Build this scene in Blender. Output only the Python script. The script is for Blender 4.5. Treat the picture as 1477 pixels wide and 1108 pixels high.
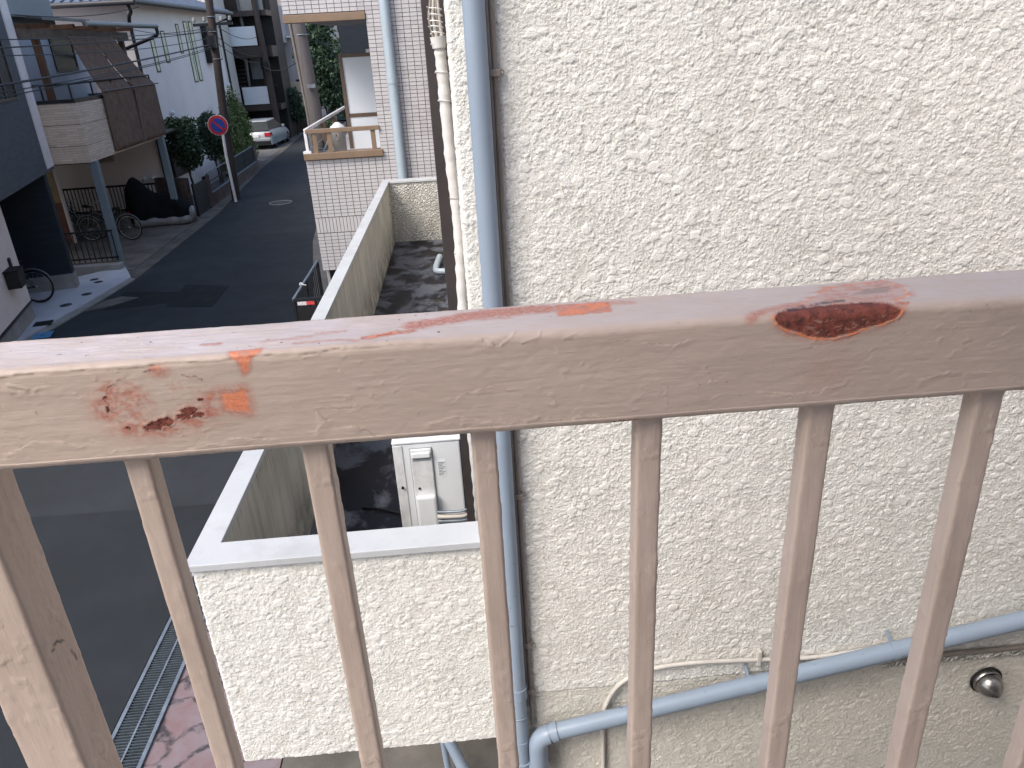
import bpy, math, random
import numpy as np
from mathutils import Matrix, Vector

random.seed(7)
rng = np.random.default_rng(7)
scene = bpy.context.scene
for o in list(bpy.data.objects):
    bpy.data.objects.remove(o)
C = scene.collection

# ------------------------------------------------------------------ camera
cam_d = bpy.data.cameras.new('camera')
cam_d.sensor_fit = 'HORIZONTAL'
cam_d.sensor_width = 36.0
cam_d.lens = 26.83
cam_d.clip_start = 0.03
cam_d.clip_end = 600
cam = bpy.data.objects.new('camera', cam_d)
C.objects.link(cam)
cam.matrix_world = Matrix(((0.996234, 0.075738, -0.042202, 0), (-0.069584, 0.408054, -0.910302, 0),
                           (-0.051723, 0.909811, 0.411787, 4.3), (0, 0, 0, 1)))
scene.camera = cam
scene.render.resolution_x, scene.render.resolution_y = 1024, 768

# ------------------------------------------------------------------ sky, sun, exposure
to_sun = Vector((-0.48, -0.44, 0.76)).normalized()
world = bpy.data.worlds.new('World')
scene.world = world
world.use_nodes = True
wn = world.node_tree
wn.nodes.clear()
sky = wn.nodes.new('ShaderNodeTexSky')
sky.sky_type = 'NISHITA'
sky.sun_disc = False
sky.sun_elevation = math.asin(to_sun.z)
sky.sun_rotation = math.atan2(to_sun.x, to_sun.y)
sky.air_density = 1.0
sky.dust_density = 2.5
sky.ozone_density = 1.0
bg = wn.nodes.new('ShaderNodeBackground')
bg.inputs['Strength'].default_value = 0.15
wo = wn.nodes.new('ShaderNodeOutputWorld')
wn.links.new(sky.outputs[0], bg.inputs['Color'])
wn.links.new(bg.outputs[0], wo.inputs['Surface'])
sd = bpy.data.lights.new('sun', 'SUN')
sd.energy = 1.25
sd.angle = math.radians(24)
sd.color = (1.0, 0.94, 0.86)
sun = bpy.data.objects.new('sun', sd)
C.objects.link(sun)
sun.rotation_euler = to_sun.to_track_quat('Z', 'Y').to_euler()
scene.view_settings.view_transform = 'Standard'
scene.view_settings.look = 'None'
scene.view_settings.gamma = 1
scene.view_settings.use_curve_mapping = False
scene.view_settings.exposure = 1.12

# ------------------------------------------------------------------ helpers: numeric noise
def _hash(ix, iy, seed):
    h = (ix.astype(np.int64) * 374761393 + iy.astype(np.int64) * 668265263 + seed * 1442695041) & 0xFFFFFFFF
    h = ((h ^ (h >> 13)) * 1274126177) & 0xFFFFFFFF
    h = h ^ (h >> 16)
    return (h & 0xFFFFFF) / float(0xFFFFFF)

def vnoise(x, y, seed=0):
    ix, iy = np.floor(x), np.floor(y)
    fx, fy = x - ix, y - iy
    fx = fx * fx * fx * (fx * (fx * 6 - 15) + 10)
    fy = fy * fy * fy * (fy * (fy * 6 - 15) + 10)
    a, b = _hash(ix, iy, seed), _hash(ix + 1, iy, seed)
    c, d = _hash(ix, iy + 1, seed), _hash(ix + 1, iy + 1, seed)
    return (a * (1 - fx) + b * fx) * (1 - fy) + (c * (1 - fx) + d * fx) * fy

def fbm(x, y, seed=0, n=3):
    s, a, t = 0, 1, 0
    for i in range(n):
        # rotate each octave so that the lattice never shows
        cx, sx = math.cos(0.7 + i * 1.1), math.sin(0.7 + i * 1.1)
        s = s + a * vnoise((x * cx - y * sx) * 2 ** i + 13.7 * i, (x * sx + y * cx) * 2 ** i - 7.3 * i, seed + i * 17)
        t += a
        a *= 0.5
    return s / t

def worley(x, y, seed=0):
    ix, iy = np.floor(x), np.floor(y)
    f1 = np.full(x.shape, 9.0)
    f2 = np.full(x.shape, 9.0)
    idv = np.zeros(x.shape)
    for dx in (-1, 0, 1):
        for dy in (-1, 0, 1):
            jx, jy = ix + dx, iy + dy
            px = jx + 0.1 + 0.8 * _hash(jx, jy, seed)
            py = jy + 0.1 + 0.8 * _hash(jx, jy, seed + 101)
            d = np.hypot(x - px, y - py)
            hid = _hash(jx, jy, seed + 57)
            idv = np.where(d < f1, hid, idv)
            f2 = np.minimum(f2, np.maximum(d, f1))
            f1 = np.minimum(f1, d)
    return f1, f2, idv

def stucco(s, z, seed=0, k=1.0):
    """height in metres of a sprayed stucco coat with knocked-down lumps"""
    wx = (fbm(s / 0.010, z / 0.010, seed + 5) - 0.5) * 0.011
    wz = (fbm(s / 0.010, z / 0.010, seed + 9) - 0.5) * 0.011
    a, b = s + wx, z + wz
    # fine grains
    g1, g2, id2 = worley(a / 0.0098, b / 0.0084, seed + 2)
    grain = np.clip((g2 - g1) * 2.8, 0, 1) ** 0.8 * (0.35 + 0.65 * id2)
    # medium lumps, only some of them stand proud
    m1, m2, id3 = worley(a / 0.0145 + 3.1, b / 0.012, seed + 6)
    med = np.clip((m2 - m1) * 3.0, 0, 1) * np.clip((id3 - 0.25) * 1.5, 0, 1)
    # scattered flat knocked-down patches with ragged rims
    f1, f2, idv = worley(a / 0.038, b / 0.033, seed + 1)
    edge = (fbm(s / 0.009, z / 0.009, seed + 12) - 0.5) * 0.34
    rad = 0.12 + 0.40 * np.clip((idv - 0.55) / 0.45, 0, 1)
    pat = np.clip((rad - f1 - edge) * 14.0, 0, 1) * (idv > 0.55)
    broad = fbm(s / 0.07, z / 0.07, seed + 3)
    h = 0.56 * grain + 0.30 * med + 0.40 * (broad - 0.5) + 0.2 * (fbm(s / 0.006, z / 0.006, seed + 4, 2) - 0.5)
    h = np.minimum(h, 0.86 + 0.1 * (h - 0.86))
    h = h * (1 - pat) + pat * (0.80 + 0.3 * (broad - 0.5))
    return h * 0.0046

# ------------------------------------------------------------------ helpers: mesh builder
class MB:
    def __init__(s):
        s.v, s.f, s.sm = [], [], []
    def add(s, vs, fs, smooth=False):
        n = len(s.v)
        s.v += [tuple(p) for p in vs]
        s.f += [tuple(i + n for i in f) for f in fs]
        s.sm += [smooth] * len(fs)
        return s
    def box(s, x0, x1, y0, y1, z0, z1):
        v = [(x0, y0, z0), (x1, y0, z0), (x1, y1, z0), (x0, y1, z0), (x0, y0, z1), (x1, y0, z1), (x1, y1, z1), (x0, y1, z1)]
        return s.add(v, [(0, 3, 2, 1), (4, 5, 6, 7), (0, 1, 5, 4), (1, 2, 6, 5), (2, 3, 7, 6), (3, 0, 4, 7)])
    def prism(s, poly, z0, z1):
        n = len(poly)
        v = [(p[0], p[1], z0) for p in poly] + [(p[0], p[1], z1) for p in poly]
        f = [tuple(range(n))[::-1], tuple(range(n, 2 * n))] + [(i, (i + 1) % n, n + (i + 1) % n, n + i) for i in range(n)]
        return s.add(v, f)
    def extrude(s, poly3, d):
        n = len(poly3)
        v = [Vector(p) for p in poly3] + [Vector(p) + Vector(d) for p in poly3]
        f = [tuple(range(n))[::-1], tuple(range(n, 2 * n))] + [(i, (i + 1) % n, n + (i + 1) % n, n + i) for i in range(n)]
        return s.add(v, f)
    def bar(s, p0, p1, w, h, up=(0, 0, 1)):
        p0, p1 = Vector(p0), Vector(p1)
        d = (p1 - p0).normalized()
        u = Vector(up)
        if abs(d.dot(u)) > 0.95: u = Vector((0, 1, 0))
        r = d.cross(u).normalized()
        t = r.cross(d).normalized()
        q = [a * r * w / 2 + b * t * h / 2 for a, b in ((-1, -1), (1, -1), (1, 1), (-1, 1))]
        v = [p0 + c for c in q] + [p1 + c for c in q]
        return s.add(v, [(3, 2, 1, 0), (4, 5, 6, 7), (0, 1, 5, 4), (1, 2, 6, 5), (2, 3, 7, 6), (3, 0, 4, 7)])
    def tube(s, pts, r, n=10, closed=False, caps=True):
        pts = [Vector(p) for p in pts]
        m = len(pts)
        rs = r if isinstance(r, (list, tuple)) else [r] * m
        vs, fs = [], []
        prev = None
        for i, p in enumerate(pts):
            if closed: d = pts[(i + 1) % m] - pts[i - 1]
            else: d = pts[min(i + 1, m - 1)] - pts[max(i - 1, 0)]
            d.normalize()
            if prev is None:
                a = Vector((0, 0, 1)) if abs(d.z) < 0.9 else Vector((1, 0, 0))
                prev = d.cross(a).normalized()
            u = (prev - d * prev.dot(d)).normalized()
            prev = u
            w = d.cross(u)
            for k in range(n):
                t = 2 * math.pi * k / n
                vs.append(p + (u * math.cos(t) + w * math.sin(t)) * rs[i])
        for i in range(m if closed else m - 1):
            for k in range(n):
                a, b = i * n + k, i * n + (k + 1) % n
                j = (i + 1) % m
                fs.append((a, b, j * n + (k + 1) % n, j * n + k))
        s.add(vs, fs, True)
        if caps and not closed:
            s.add(vs[:n], [tuple(range(n))[::-1]])
            s.add(vs[-n:], [tuple(range(n))])
        return s
    def cyl(s, p0, p1, r, n=12, r1=None):
        return s.tube([p0, p1], [r, r if r1 is None else r1], n)
    def ring(s, c, axis, R, r, n=24, k=8):
        c, a = Vector(c), Vector(axis).normalized()
        u = a.cross(Vector((0, 0, 1)) if abs(a.z) < 0.9 else Vector((1, 0, 0))).normalized()
        w = a.cross(u)
        return s.tube([c + (u * math.cos(t) + w * math.sin(t)) * R for t in [2 * math.pi * i / n for i in range(n)]], r, k, closed=True)
    def lathe(s, prof, c, axis=(0, 0, 1), n=20):
        c, a = Vector(c), Vector(axis).normalized()
        u = a.cross(Vector((0, 0, 1)) if abs(a.z) < 0.9 else Vector((1, 0, 0))).normalized()
        w = a.cross(u)
        vs, fs = [], []
        for r, h in prof:
            for k in range(n):
                t = 2 * math.pi * k / n
                vs.append(c + a * h + (u * math.cos(t) + w * math.sin(t)) * r)
        for i in range(len(prof) - 1):
            for k in range(n):
                a0, b0 = i * n + k, i * n + (k + 1) % n
                fs.append((a0, b0, b0 + n, a0 + n))
        return s.add(vs, fs, True)
    def mesh(s, name):
        m = bpy.data.meshes.new(name)
        m.from_pydata([tuple(p) for p in s.v], [], s.f)
        m.polygons.foreach_set('use_smooth', s.sm)
        m.update()
        return m

def link(name, mesh, mat=None, parent=None, loc=None):
    o = bpy.data.objects.new(name, mesh)
    C.objects.link(o)
    if mat is not None and mesh is not None and not mesh.materials:
        mesh.materials.append(mat)
    if parent is not None: o.parent = parent
    if loc is not None: o.location = loc
    return o

def part(name, mb, mat, parent, bevel=0, label=None, kind=None):
    o = link(name, mb.mesh(name), mat, parent)
    if bevel:
        b = o.modifiers.new('bevel', 'BEVEL')
        b.width, b.segments, b.limit_method = bevel, 2, 'ANGLE'
    if label: o['label'] = label
    if kind: o['kind'] = kind
    return o

def thing(name, label, cat, loc=(0, 0, 0), rotz=0, group=None):
    o = bpy.data.objects.new(name, None)
    C.objects.link(o)
    o.empty_display_size = 0.1
    o.location = loc
    o.rotation_euler = (0, 0, rotz)
    return tag(o, label, cat, group)

def tag(o, label, cat, group=None):
    o['label'], o['category'] = label, cat
    if group: o['group'] = group
    return o

def struct(name, mb, mat):
    o = link(name, mb.mesh(name), mat)
    o['kind'] = 'structure'
    return o

def grid_mesh(name, P, mat_idx=None):
    """P: (n,m,3) array of points -> smooth quad sheet"""
    n, m = P.shape[:2]
    idx = np.arange(n * m).reshape(n, m)
    q = np.stack([idx[:-1, :-1], idx[1:, :-1], idx[1:, 1:], idx[:-1, 1:]], -1).reshape(-1, 4)
    me = bpy.data.meshes.new(name)
    me.vertices.add(n * m)
    me.vertices.foreach_set('co', P.reshape(-1).astype(np.float32))
    me.loops.add(q.size)
    me.loops.foreach_set('vertex_index', q.reshape(-1).astype(np.int32))
    me.polygons.add(len(q))
    me.polygons.foreach_set('loop_start', np.arange(0, q.size, 4, dtype=np.int32))
    me.polygons.foreach_set('loop_total', np.full(len(q), 4, dtype=np.int32))
    me.polygons.foreach_set('use_smooth', np.ones(len(q), dtype=bool))
    me.update(calc_edges=True)
    return me

def attr(me, name, a):
    at = me.attributes.new(name, 'FLOAT', 'POINT')
    at.data.foreach_set('value', np.asarray(a, dtype=np.float32).reshape(-1))

# ------------------------------------------------------------------ helpers: materials
class NT:
    def __init__(s, name):
        s.m = bpy.data.materials.new(name)
        s.m.use_nodes = True
        s.t = s.m.node_tree
        s.b = s.t.nodes['Principled BSDF']
        s.tc = s.t.nodes.new('ShaderNodeTexCoord')
    def n(s, typ, **kw):
        nd = s.t.nodes.new(typ)
        for k, v in kw.items(): setattr(nd, k, v)
        return nd
    def l(s, a, b): s.t.links.new(a, b)
    def set(s, node, **kw):
        for k, v in kw.items(): node.inputs[k].default_value = v
        return node
    def coord(s, scale=(1, 1, 1)):
        mp = s.n('ShaderNodeMapping')
        mp.inputs['Scale'].default_value = scale
        s.l(s.tc.outputs['Object'], mp.inputs['Vector'])
        return mp.outputs[0]
    def noise(s, sc, det=4, rough=0.55, scale=(1, 1, 1), dist=0.0):
        nd = s.n('ShaderNodeTexNoise')
        s.set(nd, Scale=sc, Detail=det, Roughness=rough, Distortion=dist)
        s.l(s.coord(scale), nd.inputs['Vector'])
        return nd.outputs['Fac']
    def ramp(s, fac, p0, p1, c0=(0, 0, 0, 1), c1=(1, 1, 1, 1)):
        r = s.n('ShaderNodeValToRGB')
        r.color_ramp.elements[0].position, r.color_ramp.elements[1].position = p0, p1
        r.color_ramp.elements[0].color, r.color_ramp.elements[1].color = c0, c1
        s.l(fac, r.inputs[0])
        return r.outputs[0]
    def mix(s, fac, a, b):
        m = s.n('ShaderNodeMix', data_type='RGBA')
        for sock, v in ((m.inputs[0], fac), (m.inputs[6], a), (m.inputs[7], b)):
            if isinstance(v, (int, float)): sock.default_value = v
            elif isinstance(v, tuple): sock.default_value = v if len(v) == 4 else v + (1,)
            else: s.l(v, sock)
        return m.outputs[2]
    def math(s, op, a, b=0.0, clamp=False):
        m = s.n('ShaderNodeMath', operation=op, use_clamp=clamp)
        for sock, v in zip(m.inputs, (a, b)):
            if isinstance(v, (int, float)): sock.default_value = v
            else: s.l(v, sock)
        return m.outputs[0]
    def attr(s, name):
        a = s.n('ShaderNodeAttribute', attribute_name=name)
        return a.outputs['Fac']
    def bump(s, fac, strength=0.3, dist=0.01, prev=None):
        b = s.n('ShaderNodeBump')
        s.set(b, Strength=strength, Distance=dist)
        s.l(fac, b.inputs['Height'])
        if prev is not None: s.l(prev, b.inputs['Normal'])
        return b.outputs[0]
    def out(s, col=None, rough=None, normal=None, metal=0, spec=0.5):
        if col is not None:
            if isinstance(col, tuple): s.b.inputs['Base Color'].default_value = col if len(col) == 4 else col + (1,)
            else: s.l(col, s.b.inputs['Base Color'])
        if rough is not None:
            if isinstance(rough, (int, float)): s.b.inputs['Roughness'].default_value = rough
            else: s.l(rough, s.b.inputs['Roughness'])
        if normal is not None: s.l(normal, s.b.inputs['Normal'])
        s.b.inputs['Metallic'].default_value = metal
        s.b.inputs['Specular IOR Level'].default_value = spec
        return s.m

def c4(c, k=1.0): return tuple(min(1, x * k) for x in c[:3]) + (1,)

def simple(name, col, rough=0.6, metal=0, var=0.15, vs=5.0, bump=0.0, bs=80.0, spec=0.4, col2=None, scale=(1, 1, 1)):
    t = NT(name)
    nz = t.noise(vs, 5, 0.6, scale)
    col = t.ramp(nz, 0.3, 0.72, c4(col, 1 - var), c4(col2 or col, 1 + var))
    rg = t.ramp(t.noise(vs * 2.3, 3), 0.2, 0.8, (max(0, rough - 0.08),) * 3 + (1,), (min(1, rough + 0.08),) * 3 + (1,))
    nm = t.bump(t.noise(bs, 3), bump, 0.004) if bump else None
    return t.out(col, rg, nm, metal, spec)

M = {}
# painted stucco of the neighbouring house
def make_stucco(name, base, dirt, lo=None):
    t = NT(name)
    big = t.noise(1.6, 5, 0.6)
    c = t.ramp(big, 0.3, 0.75, c4(base, 0.94), c4(base, 1.03))
    stain = t.ramp(t.noise(2.0, 6, 0.65, (3, 3, 0.6)), 0.56, 0.82)
    c = t.mix(t.math('MULTIPLY', stain, 0.35), c, dirt)
    if lo is not None:
        c = t.mix(t.attr('band'), c, lo)
    c = t.mix(t.math('MULTIPLY', t.attr('crevice_shade'), 0.55), c, dirt)  # crevice shade painted in, borrowing the stain colour
    v = t.n('ShaderNodeTexVoronoi', feature='DISTANCE_TO_EDGE'); t.set(v, Scale=150.0)
    t.l(t.coord(), v.inputs['Vector'])
    nm = t.bump(t.ramp(v.outputs['Distance'], 0.0, 0.25), 0.34, 0.0022)
    nm = t.bump(t.noise(300, 4, 0.65), 0.30, 0.002, nm)
    return t.out(c, 0.72, nm, 0, 0.3)
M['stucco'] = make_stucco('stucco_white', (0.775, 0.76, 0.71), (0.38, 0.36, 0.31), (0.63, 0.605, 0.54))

t = NT('stucco_flat')      # same coat where it is seen small: relief from bump
v1 = t.n('ShaderNodeTexVoronoi', feature='DISTANCE_TO_EDGE'); t.set(v1, Scale=34.0)
nz = t.n('ShaderNodeTexNoise'); t.set(nz, Scale=30.0, Detail=3.0)
mx = t.n('ShaderNodeVectorMath', operation='ADD'); sc = t.n('ShaderNodeVectorMath', operation='SCALE'); sc.inputs['Scale'].default_value = 0.03
t.l(t.tc.outputs['Object'], nz.inputs['Vector']); t.l(nz.outputs['Color'], sc.inputs[0])
t.l(t.tc.outputs['Object'], mx.inputs[0]); t.l(sc.outputs[0], mx.inputs[1]); t.l(mx.outputs[0], v1.inputs['Vector'])
hh = t.ramp(v1.outputs['Distance'], 0.0, 0.35)
c = t.ramp(t.noise(1.7, 5), 0.3, 0.7, (0.64, 0.62, 0.56, 1), (0.72, 0.70, 0.64, 1))
c = t.mix(t.ramp(t.noise(3, 6, 0.65, (2.5, 2.5, 0.5)), 0.5, 0.8), c, (0.42, 0.41, 0.35))
M['stucco_flat'] = t.out(c, 0.75, t.bump(hh, 1.0, 0.02), 0, 0.3)

t = NT('stained_render')   # weathered inner side of the balcony parapet
c = t.ramp(t.noise(2.2, 5, 0.6), 0.3, 0.7, (0.47, 0.445, 0.395, 1), (0.66, 0.63, 0.57, 1))
st = t.ramp(t.noise(3, 7, 0.75, (5, 5, 0.45), 0.4), 0.48, 0.74)
c = t.mix(t.math('MULTIPLY', st, 0.6), c, (0.16, 0.15, 0.125))
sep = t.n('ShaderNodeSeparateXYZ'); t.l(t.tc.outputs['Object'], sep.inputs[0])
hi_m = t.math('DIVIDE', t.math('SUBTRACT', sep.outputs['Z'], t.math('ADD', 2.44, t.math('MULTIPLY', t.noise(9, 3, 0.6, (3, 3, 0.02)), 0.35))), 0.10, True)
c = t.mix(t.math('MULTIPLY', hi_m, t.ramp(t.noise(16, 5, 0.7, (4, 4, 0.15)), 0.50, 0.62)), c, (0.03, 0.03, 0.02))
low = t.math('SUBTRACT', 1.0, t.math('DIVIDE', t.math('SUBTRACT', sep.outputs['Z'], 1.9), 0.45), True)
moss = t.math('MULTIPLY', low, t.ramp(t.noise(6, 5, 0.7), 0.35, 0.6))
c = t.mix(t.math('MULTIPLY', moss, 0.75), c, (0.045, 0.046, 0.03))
M['stained'] = t.out(c, 0.85, t.bump(t.noise(45, 6, 0.7), 0.5, 0.006), 0, 0.2)

t = NT('coping_paint')
c = t.ramp(t.noise(3, 5), 0.3, 0.7, (0.45, 0.465, 0.475, 1), (0.52, 0.53, 0.535, 1))
sp = t.ramp(t.noise(190, 3, 0.7), 0.60, 0.72)
c = t.mix(t.math('MULTIPLY', sp, 0.45), c, (0.30, 0.31, 0.32))
st = t.ramp(t.noise(5, 7, 0.72), 0.50, 0.80)
c = t.mix(t.math('MULTIPLY', st, 0.45), c, (0.26, 0.255, 0.24))
M['coping'] = t.out(c, 0.6, t.bump(t.noise(260, 4, 0.65), 0.35, 0.002), 0, 0.35)

t = NT('wet_roof_sheet')
pud = t.ramp(t.noise(2.6, 6, 0.62, (1.3, 0.9, 1), 0.35), 0.46, 0.55)
c = t.mix(pud, (0.010, 0.009, 0.011), (0.125, 0.13, 0.15))
mo = t.ramp(t.noise(4.1, 6, 0.65), 0.60, 0.70)
c = t.mix(t.math('MULTIPLY', mo, 0.7), c, (0.05, 0.05, 0.018))
red = t.ramp(t.noise(1.3, 3), 0.45, 0.75)
c = t.mix(t.math('MULTIPLY', red, 0.12), c, (0.085, 0.045, 0.04))
rg = t.mix(pud, (0.5,) * 3, (0.8,) * 3)
M['wet_floor'] = t.out(c, rg, t.bump(t.noise(40, 5), 0.25, 0.004), 0, 0.22)

# railing paint with flaked and rusted places (masks are point attributes on the mesh)
t = NT('railing_paint')
base = t.ramp(t.noise(9, 4, 0.6, (1, 2, 2)), 0.3, 0.7, (0.445, 0.35, 0.29, 1), (0.51, 0.405, 0.34, 1))
streak = t.noise(24, 5, 0.6, (0.35, 9, 9))
base = t.mix(t.math('MULTIPLY', t.ramp(streak, 0.35, 0.75), 0.30), base, (0.55, 0.44, 0.36))
top_sky_tint = t.attr('top_sky_tint')
base = t.mix(t.math('MULTIPLY', top_sky_tint, t.ramp(t.noise(46, 5, 0.65, (0.5, 1, 1)), 0.2, 0.75)), base, (0.575, 0.52, 0.525))  # skylight on the top face painted in as a pale lavender tint
pits = t.ramp(t.noise(170, 2, 0.5), 0.70, 0.76)
base = t.mix(t.math('MULTIPLY', pits, t.attr('wear')), base, (0.16, 0.11, 0.09))
grit = t.noise(330, 5, 0.7)
sal = t.ramp(t.noise(240, 5, 0.75), 0.32, 0.68, (0.30, 0.09, 0.06, 1), (0.52, 0.19, 0.12, 1))
c = t.mix(t.math('MULTIPLY', t.attr('salmon'), t.ramp(grit, 0.15, 0.62), True), base, sal)
pr_c = t.ramp(t.noise(420, 4, 0.7), 0.3, 0.72, (0.60, 0.15, 0.062, 1), (0.80, 0.30, 0.15, 1))
c = t.mix(t.attr('primer'), c, pr_c)
ru_c = t.ramp(t.noise(120, 6, 0.72), 0.28, 0.72, (0.075, 0.022, 0.017, 1), (0.33, 0.085, 0.055, 1))
ru_c = t.mix(t.ramp(t.noise(210, 4, 0.7), 0.60, 0.70), ru_c, (0.30, 0.12, 0.085))
ru_c = t.mix(t.ramp(t.noise(70, 4, 0.7), 0.55, 0.68), ru_c, (0.07, 0.03, 0.027))
c = t.mix(t.attr('rust'), c, ru_c)
c = t.mix(t.attr('steel'), c, (0.045, 0.045, 0.06))
c = t.mix(t.attr('crack'), c, (0.12, 0.07, 0.055))
rg = t.mix(t.attr('rust'), t.ramp(t.noise(60, 3), 0.2, 0.8, (0.42,) * 3 + (1,), (0.56,) * 3 + (1,)), (0.85,) * 3)
rg = t.mix(t.attr('top_sky_tint'), rg, (0.68,) * 3)
n1 = t.bump(t.noise(300, 4, 0.65, (0.5, 1, 1)), 0.20, 0.0012)
n1 = t.bump(t.noise(34, 4, 0.6, (0.25, 5, 5)), 0.22, 0.002, n1)
n1 = t.bump(t.math('MULTIPLY', t.attr('rust'), grit), 0.9, 0.002, n1)
M['rail'] = t.out(c, rg, n1, 0, 0.45)

t = NT('baluster_paint')
base = t.ramp(t.noise(8, 4, 0.6), 0.3, 0.7, (0.445, 0.35, 0.29, 1), (0.52, 0.415, 0.348, 1))
base = t.mix(t.ramp(t.noise(120, 3, 0.6), 0.71, 0.76), base, (0.27, 0.19, 0.16))
base = t.mix(t.attr('crack'), base, (0.03, 0.022, 0.02))
drip = t.noise(20, 4, 0.6, (5, 5, 0.5))
n1 = t.bump(t.noise(320, 4, 0.65), 0.2, 0.0012)
n1 = t.bump(drip, 0.3, 0.003, n1)
n1 = t.bump(t.ramp(t.noise(55, 2, 0.5), 0.6, 0.8), 0.4, 0.002, n1)
M['baluster'] = t.out(base, 0.42, n1, 0, 0.45)

def pipe_mat(name, col):
    t = NT(name)
    c = t.ramp(t.noise(5, 4, 0.55, (1, 1, 0.5)), 0.3, 0.7, c4(col, 0.93), c4(col, 1.05))
    dirt = t.ramp(t.noise(13, 5, 0.7), 0.66, 0.78)
    c = t.mix(t.math('MULTIPLY', dirt, 0.35), c, c4(col, 0.45))
    sc_ = t.ramp(t.noise(60, 4, 0.7, (0.4, 1, 1)), 0.685, 0.71)
    c = t.mix(t.math('MULTIPLY', sc_, 0.8), c, (0.03, 0.035, 0.05))
    return t.out(c, 0.38, t.bump(t.noise(160, 3), 0.06, 0.002), 0, 0.45)
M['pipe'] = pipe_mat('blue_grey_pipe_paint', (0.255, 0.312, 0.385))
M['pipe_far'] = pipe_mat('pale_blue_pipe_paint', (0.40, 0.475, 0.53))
M['asphalt'] = simple('asphalt', (0.029, 0.033, 0.037), 0.85, 0, 0.16, 1.1, 0.55, 240, 0.3)
M['asphalt_near'] = simple('asphalt_near', (0.020, 0.0235, 0.027), 0.85, 0, 0.16, 1.4, 0.55, 240, 0.3)
M['asphalt_patch'] = simple('asphalt_patch', (0.013, 0.015, 0.0175), 0.85, 0, 0.2, 2.5, 0.5, 240, 0.3)
M['ground'] = simple('ground_concrete', (0.16, 0.155, 0.145), 0.9, 0, 0.25, 1.2, 0.4, 90, 0.2)
M['concrete'] = simple('concrete', (0.27, 0.265, 0.25), 0.85, 0, 0.22, 3.0, 0.4, 70, 0.25)
M['concrete_light'] = simple('apron_concrete', (0.46, 0.47, 0.50), 0.8, 0, 0.10, 2.0, 0.3, 90, 0.25)
M['concrete_dark'] = simple('dirty_concrete', (0.13, 0.12, 0.105), 0.9, 0, 0.35, 2.2, 0.5, 60, 0.2)
M['carport_slab'] = simple('carport_slab', (0.15, 0.135, 0.115), 0.9, 0, 0.35, 1.6, 0.4, 60, 0.2)
M['steel'] = simple('galvanised_steel', (0.24, 0.28, 0.32), 0.5, 0.55, 0.22, 14, 0.2, 120, 0.4)
M['steel_dark'] = simple('dark_painted_steel', (0.016, 0.018, 0.022), 0.5, 0.1, 0.3, 8, 0.1, 120, 0.3)
M['black'] = simple('black_rubber', (0.012, 0.012, 0.013), 0.7, 0, 0.25, 20, 0, 80, 0.3)
M['siding_dark'] = simple('dark_siding', (0.075, 0.084, 0.095), 0.75, 0, 0.16, 3.2, 0.5, 70, 0.3, scale=(1, 1, 6))
M['wall_pale'] = simple('pale_render', (0.78, 0.70, 0.65), 0.8, 0, 0.07, 2.0, 0.3, 160, 0.25)
M['trim_pale'] = simple('pale_trim', (0.68, 0.62, 0.60), 0.7, 0, 0.08, 3.0, 0.25, 130, 0.3)
M['navy'] = simple('navy_siding', (0.018, 0.025, 0.034), 0.6, 0, 0.2, 2.5, 0.2, 60, 0.3, scale=(1, 1, 8))
M['white_wall'] = simple('white_house_render', (0.85, 0.75, 0.70), 0.75, 0, 0.05, 1.2, 0.25, 60, 0.3)
M['grey_wall'] = simple('grey_render', (0.26, 0.265, 0.27), 0.8, 0, 0.08, 1.5, 0.2, 60, 0.25)
M['house_white'] = simple('house_white', (0.52, 0.52, 0.55), 0.75, 0, 0.06, 2.0, 0.2, 60, 0.3)
M['roof_blue'] = simple('blue_grey_roof', (0.12, 0.15, 0.21), 0.55, 0, 0.25, 4.0, 0.2, 40, 0.4)
M['gutter'] = simple('gutter_grey', (0.065, 0.063, 0.064), 0.5, 0, 0.15, 6, 0, 80, 0.4)
M['gutter_silver'] = simple('gutter_silver', (0.16, 0.155, 0.15), 0.45, 0.2, 0.15, 6, 0, 80, 0.4)
M['wood_brown'] = simple('brown_timber', (0.095, 0.050, 0.030), 0.7, 0, 0.35, 9, 0.3, 60, 0.3, scale=(1, 1, 0.2))
M['wood_beam'] = simple('weathered_beam', (0.14, 0.11, 0.085), 0.75, 0, 0.3, 9, 0.3, 60, 0.3)
M['steel_post'] = simple('grey_post_paint', (0.16, 0.20, 0.225), 0.5, 0.1, 0.12, 6, 0.1, 120, 0.4)
M['blind'] = simple('brown_shade_cloth', (0.135, 0.088, 0.064), 0.85, 0, 0.12, 6, 0.35, 260, 0.2, col2=(0.175, 0.118, 0.088))
M['seam'] = simple('blind_seam', (0.26, 0.19, 0.15), 0.8, 0, 0.1, 20)
M['window_dark'] = simple('dark_window_glass', (0.012, 0.022, 0.026), 0.2, 0, 0.2, 1.5, 0, 80, 0.12)
M['window_grey'] = simple('curtained_window', (0.22, 0.24, 0.25), 0.25, 0, 0.25, 6, 0, 80, 0.5, scale=(8, 8, 0.3))
M['window_reflection'] = simple('slit_glass_reflection', (0.62, 0.62, 0.44), 0.3, 0, 0.25, 3.0, 0, 80, 0.4, col2=(0.85, 0.78, 0.55))  # pale yellow-green reflection painted in as the pane colour
M['glass_yellow'] = simple('yellow_glass', (0.70, 0.60, 0.30), 0.25, 0, 0.3, 9.0, 0, 80, 0.5, col2=(0.85, 0.82, 0.6))
M['frame_dark'] = simple('bronze_frame', (0.055, 0.045, 0.042), 0.4, 0.3, 0.2, 9, 0, 80, 0.4)
M['frame_black'] = simple('black_frame', (0.02, 0.019, 0.019), 0.45, 0.2, 0.2, 9, 0, 80, 0.4)
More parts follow.
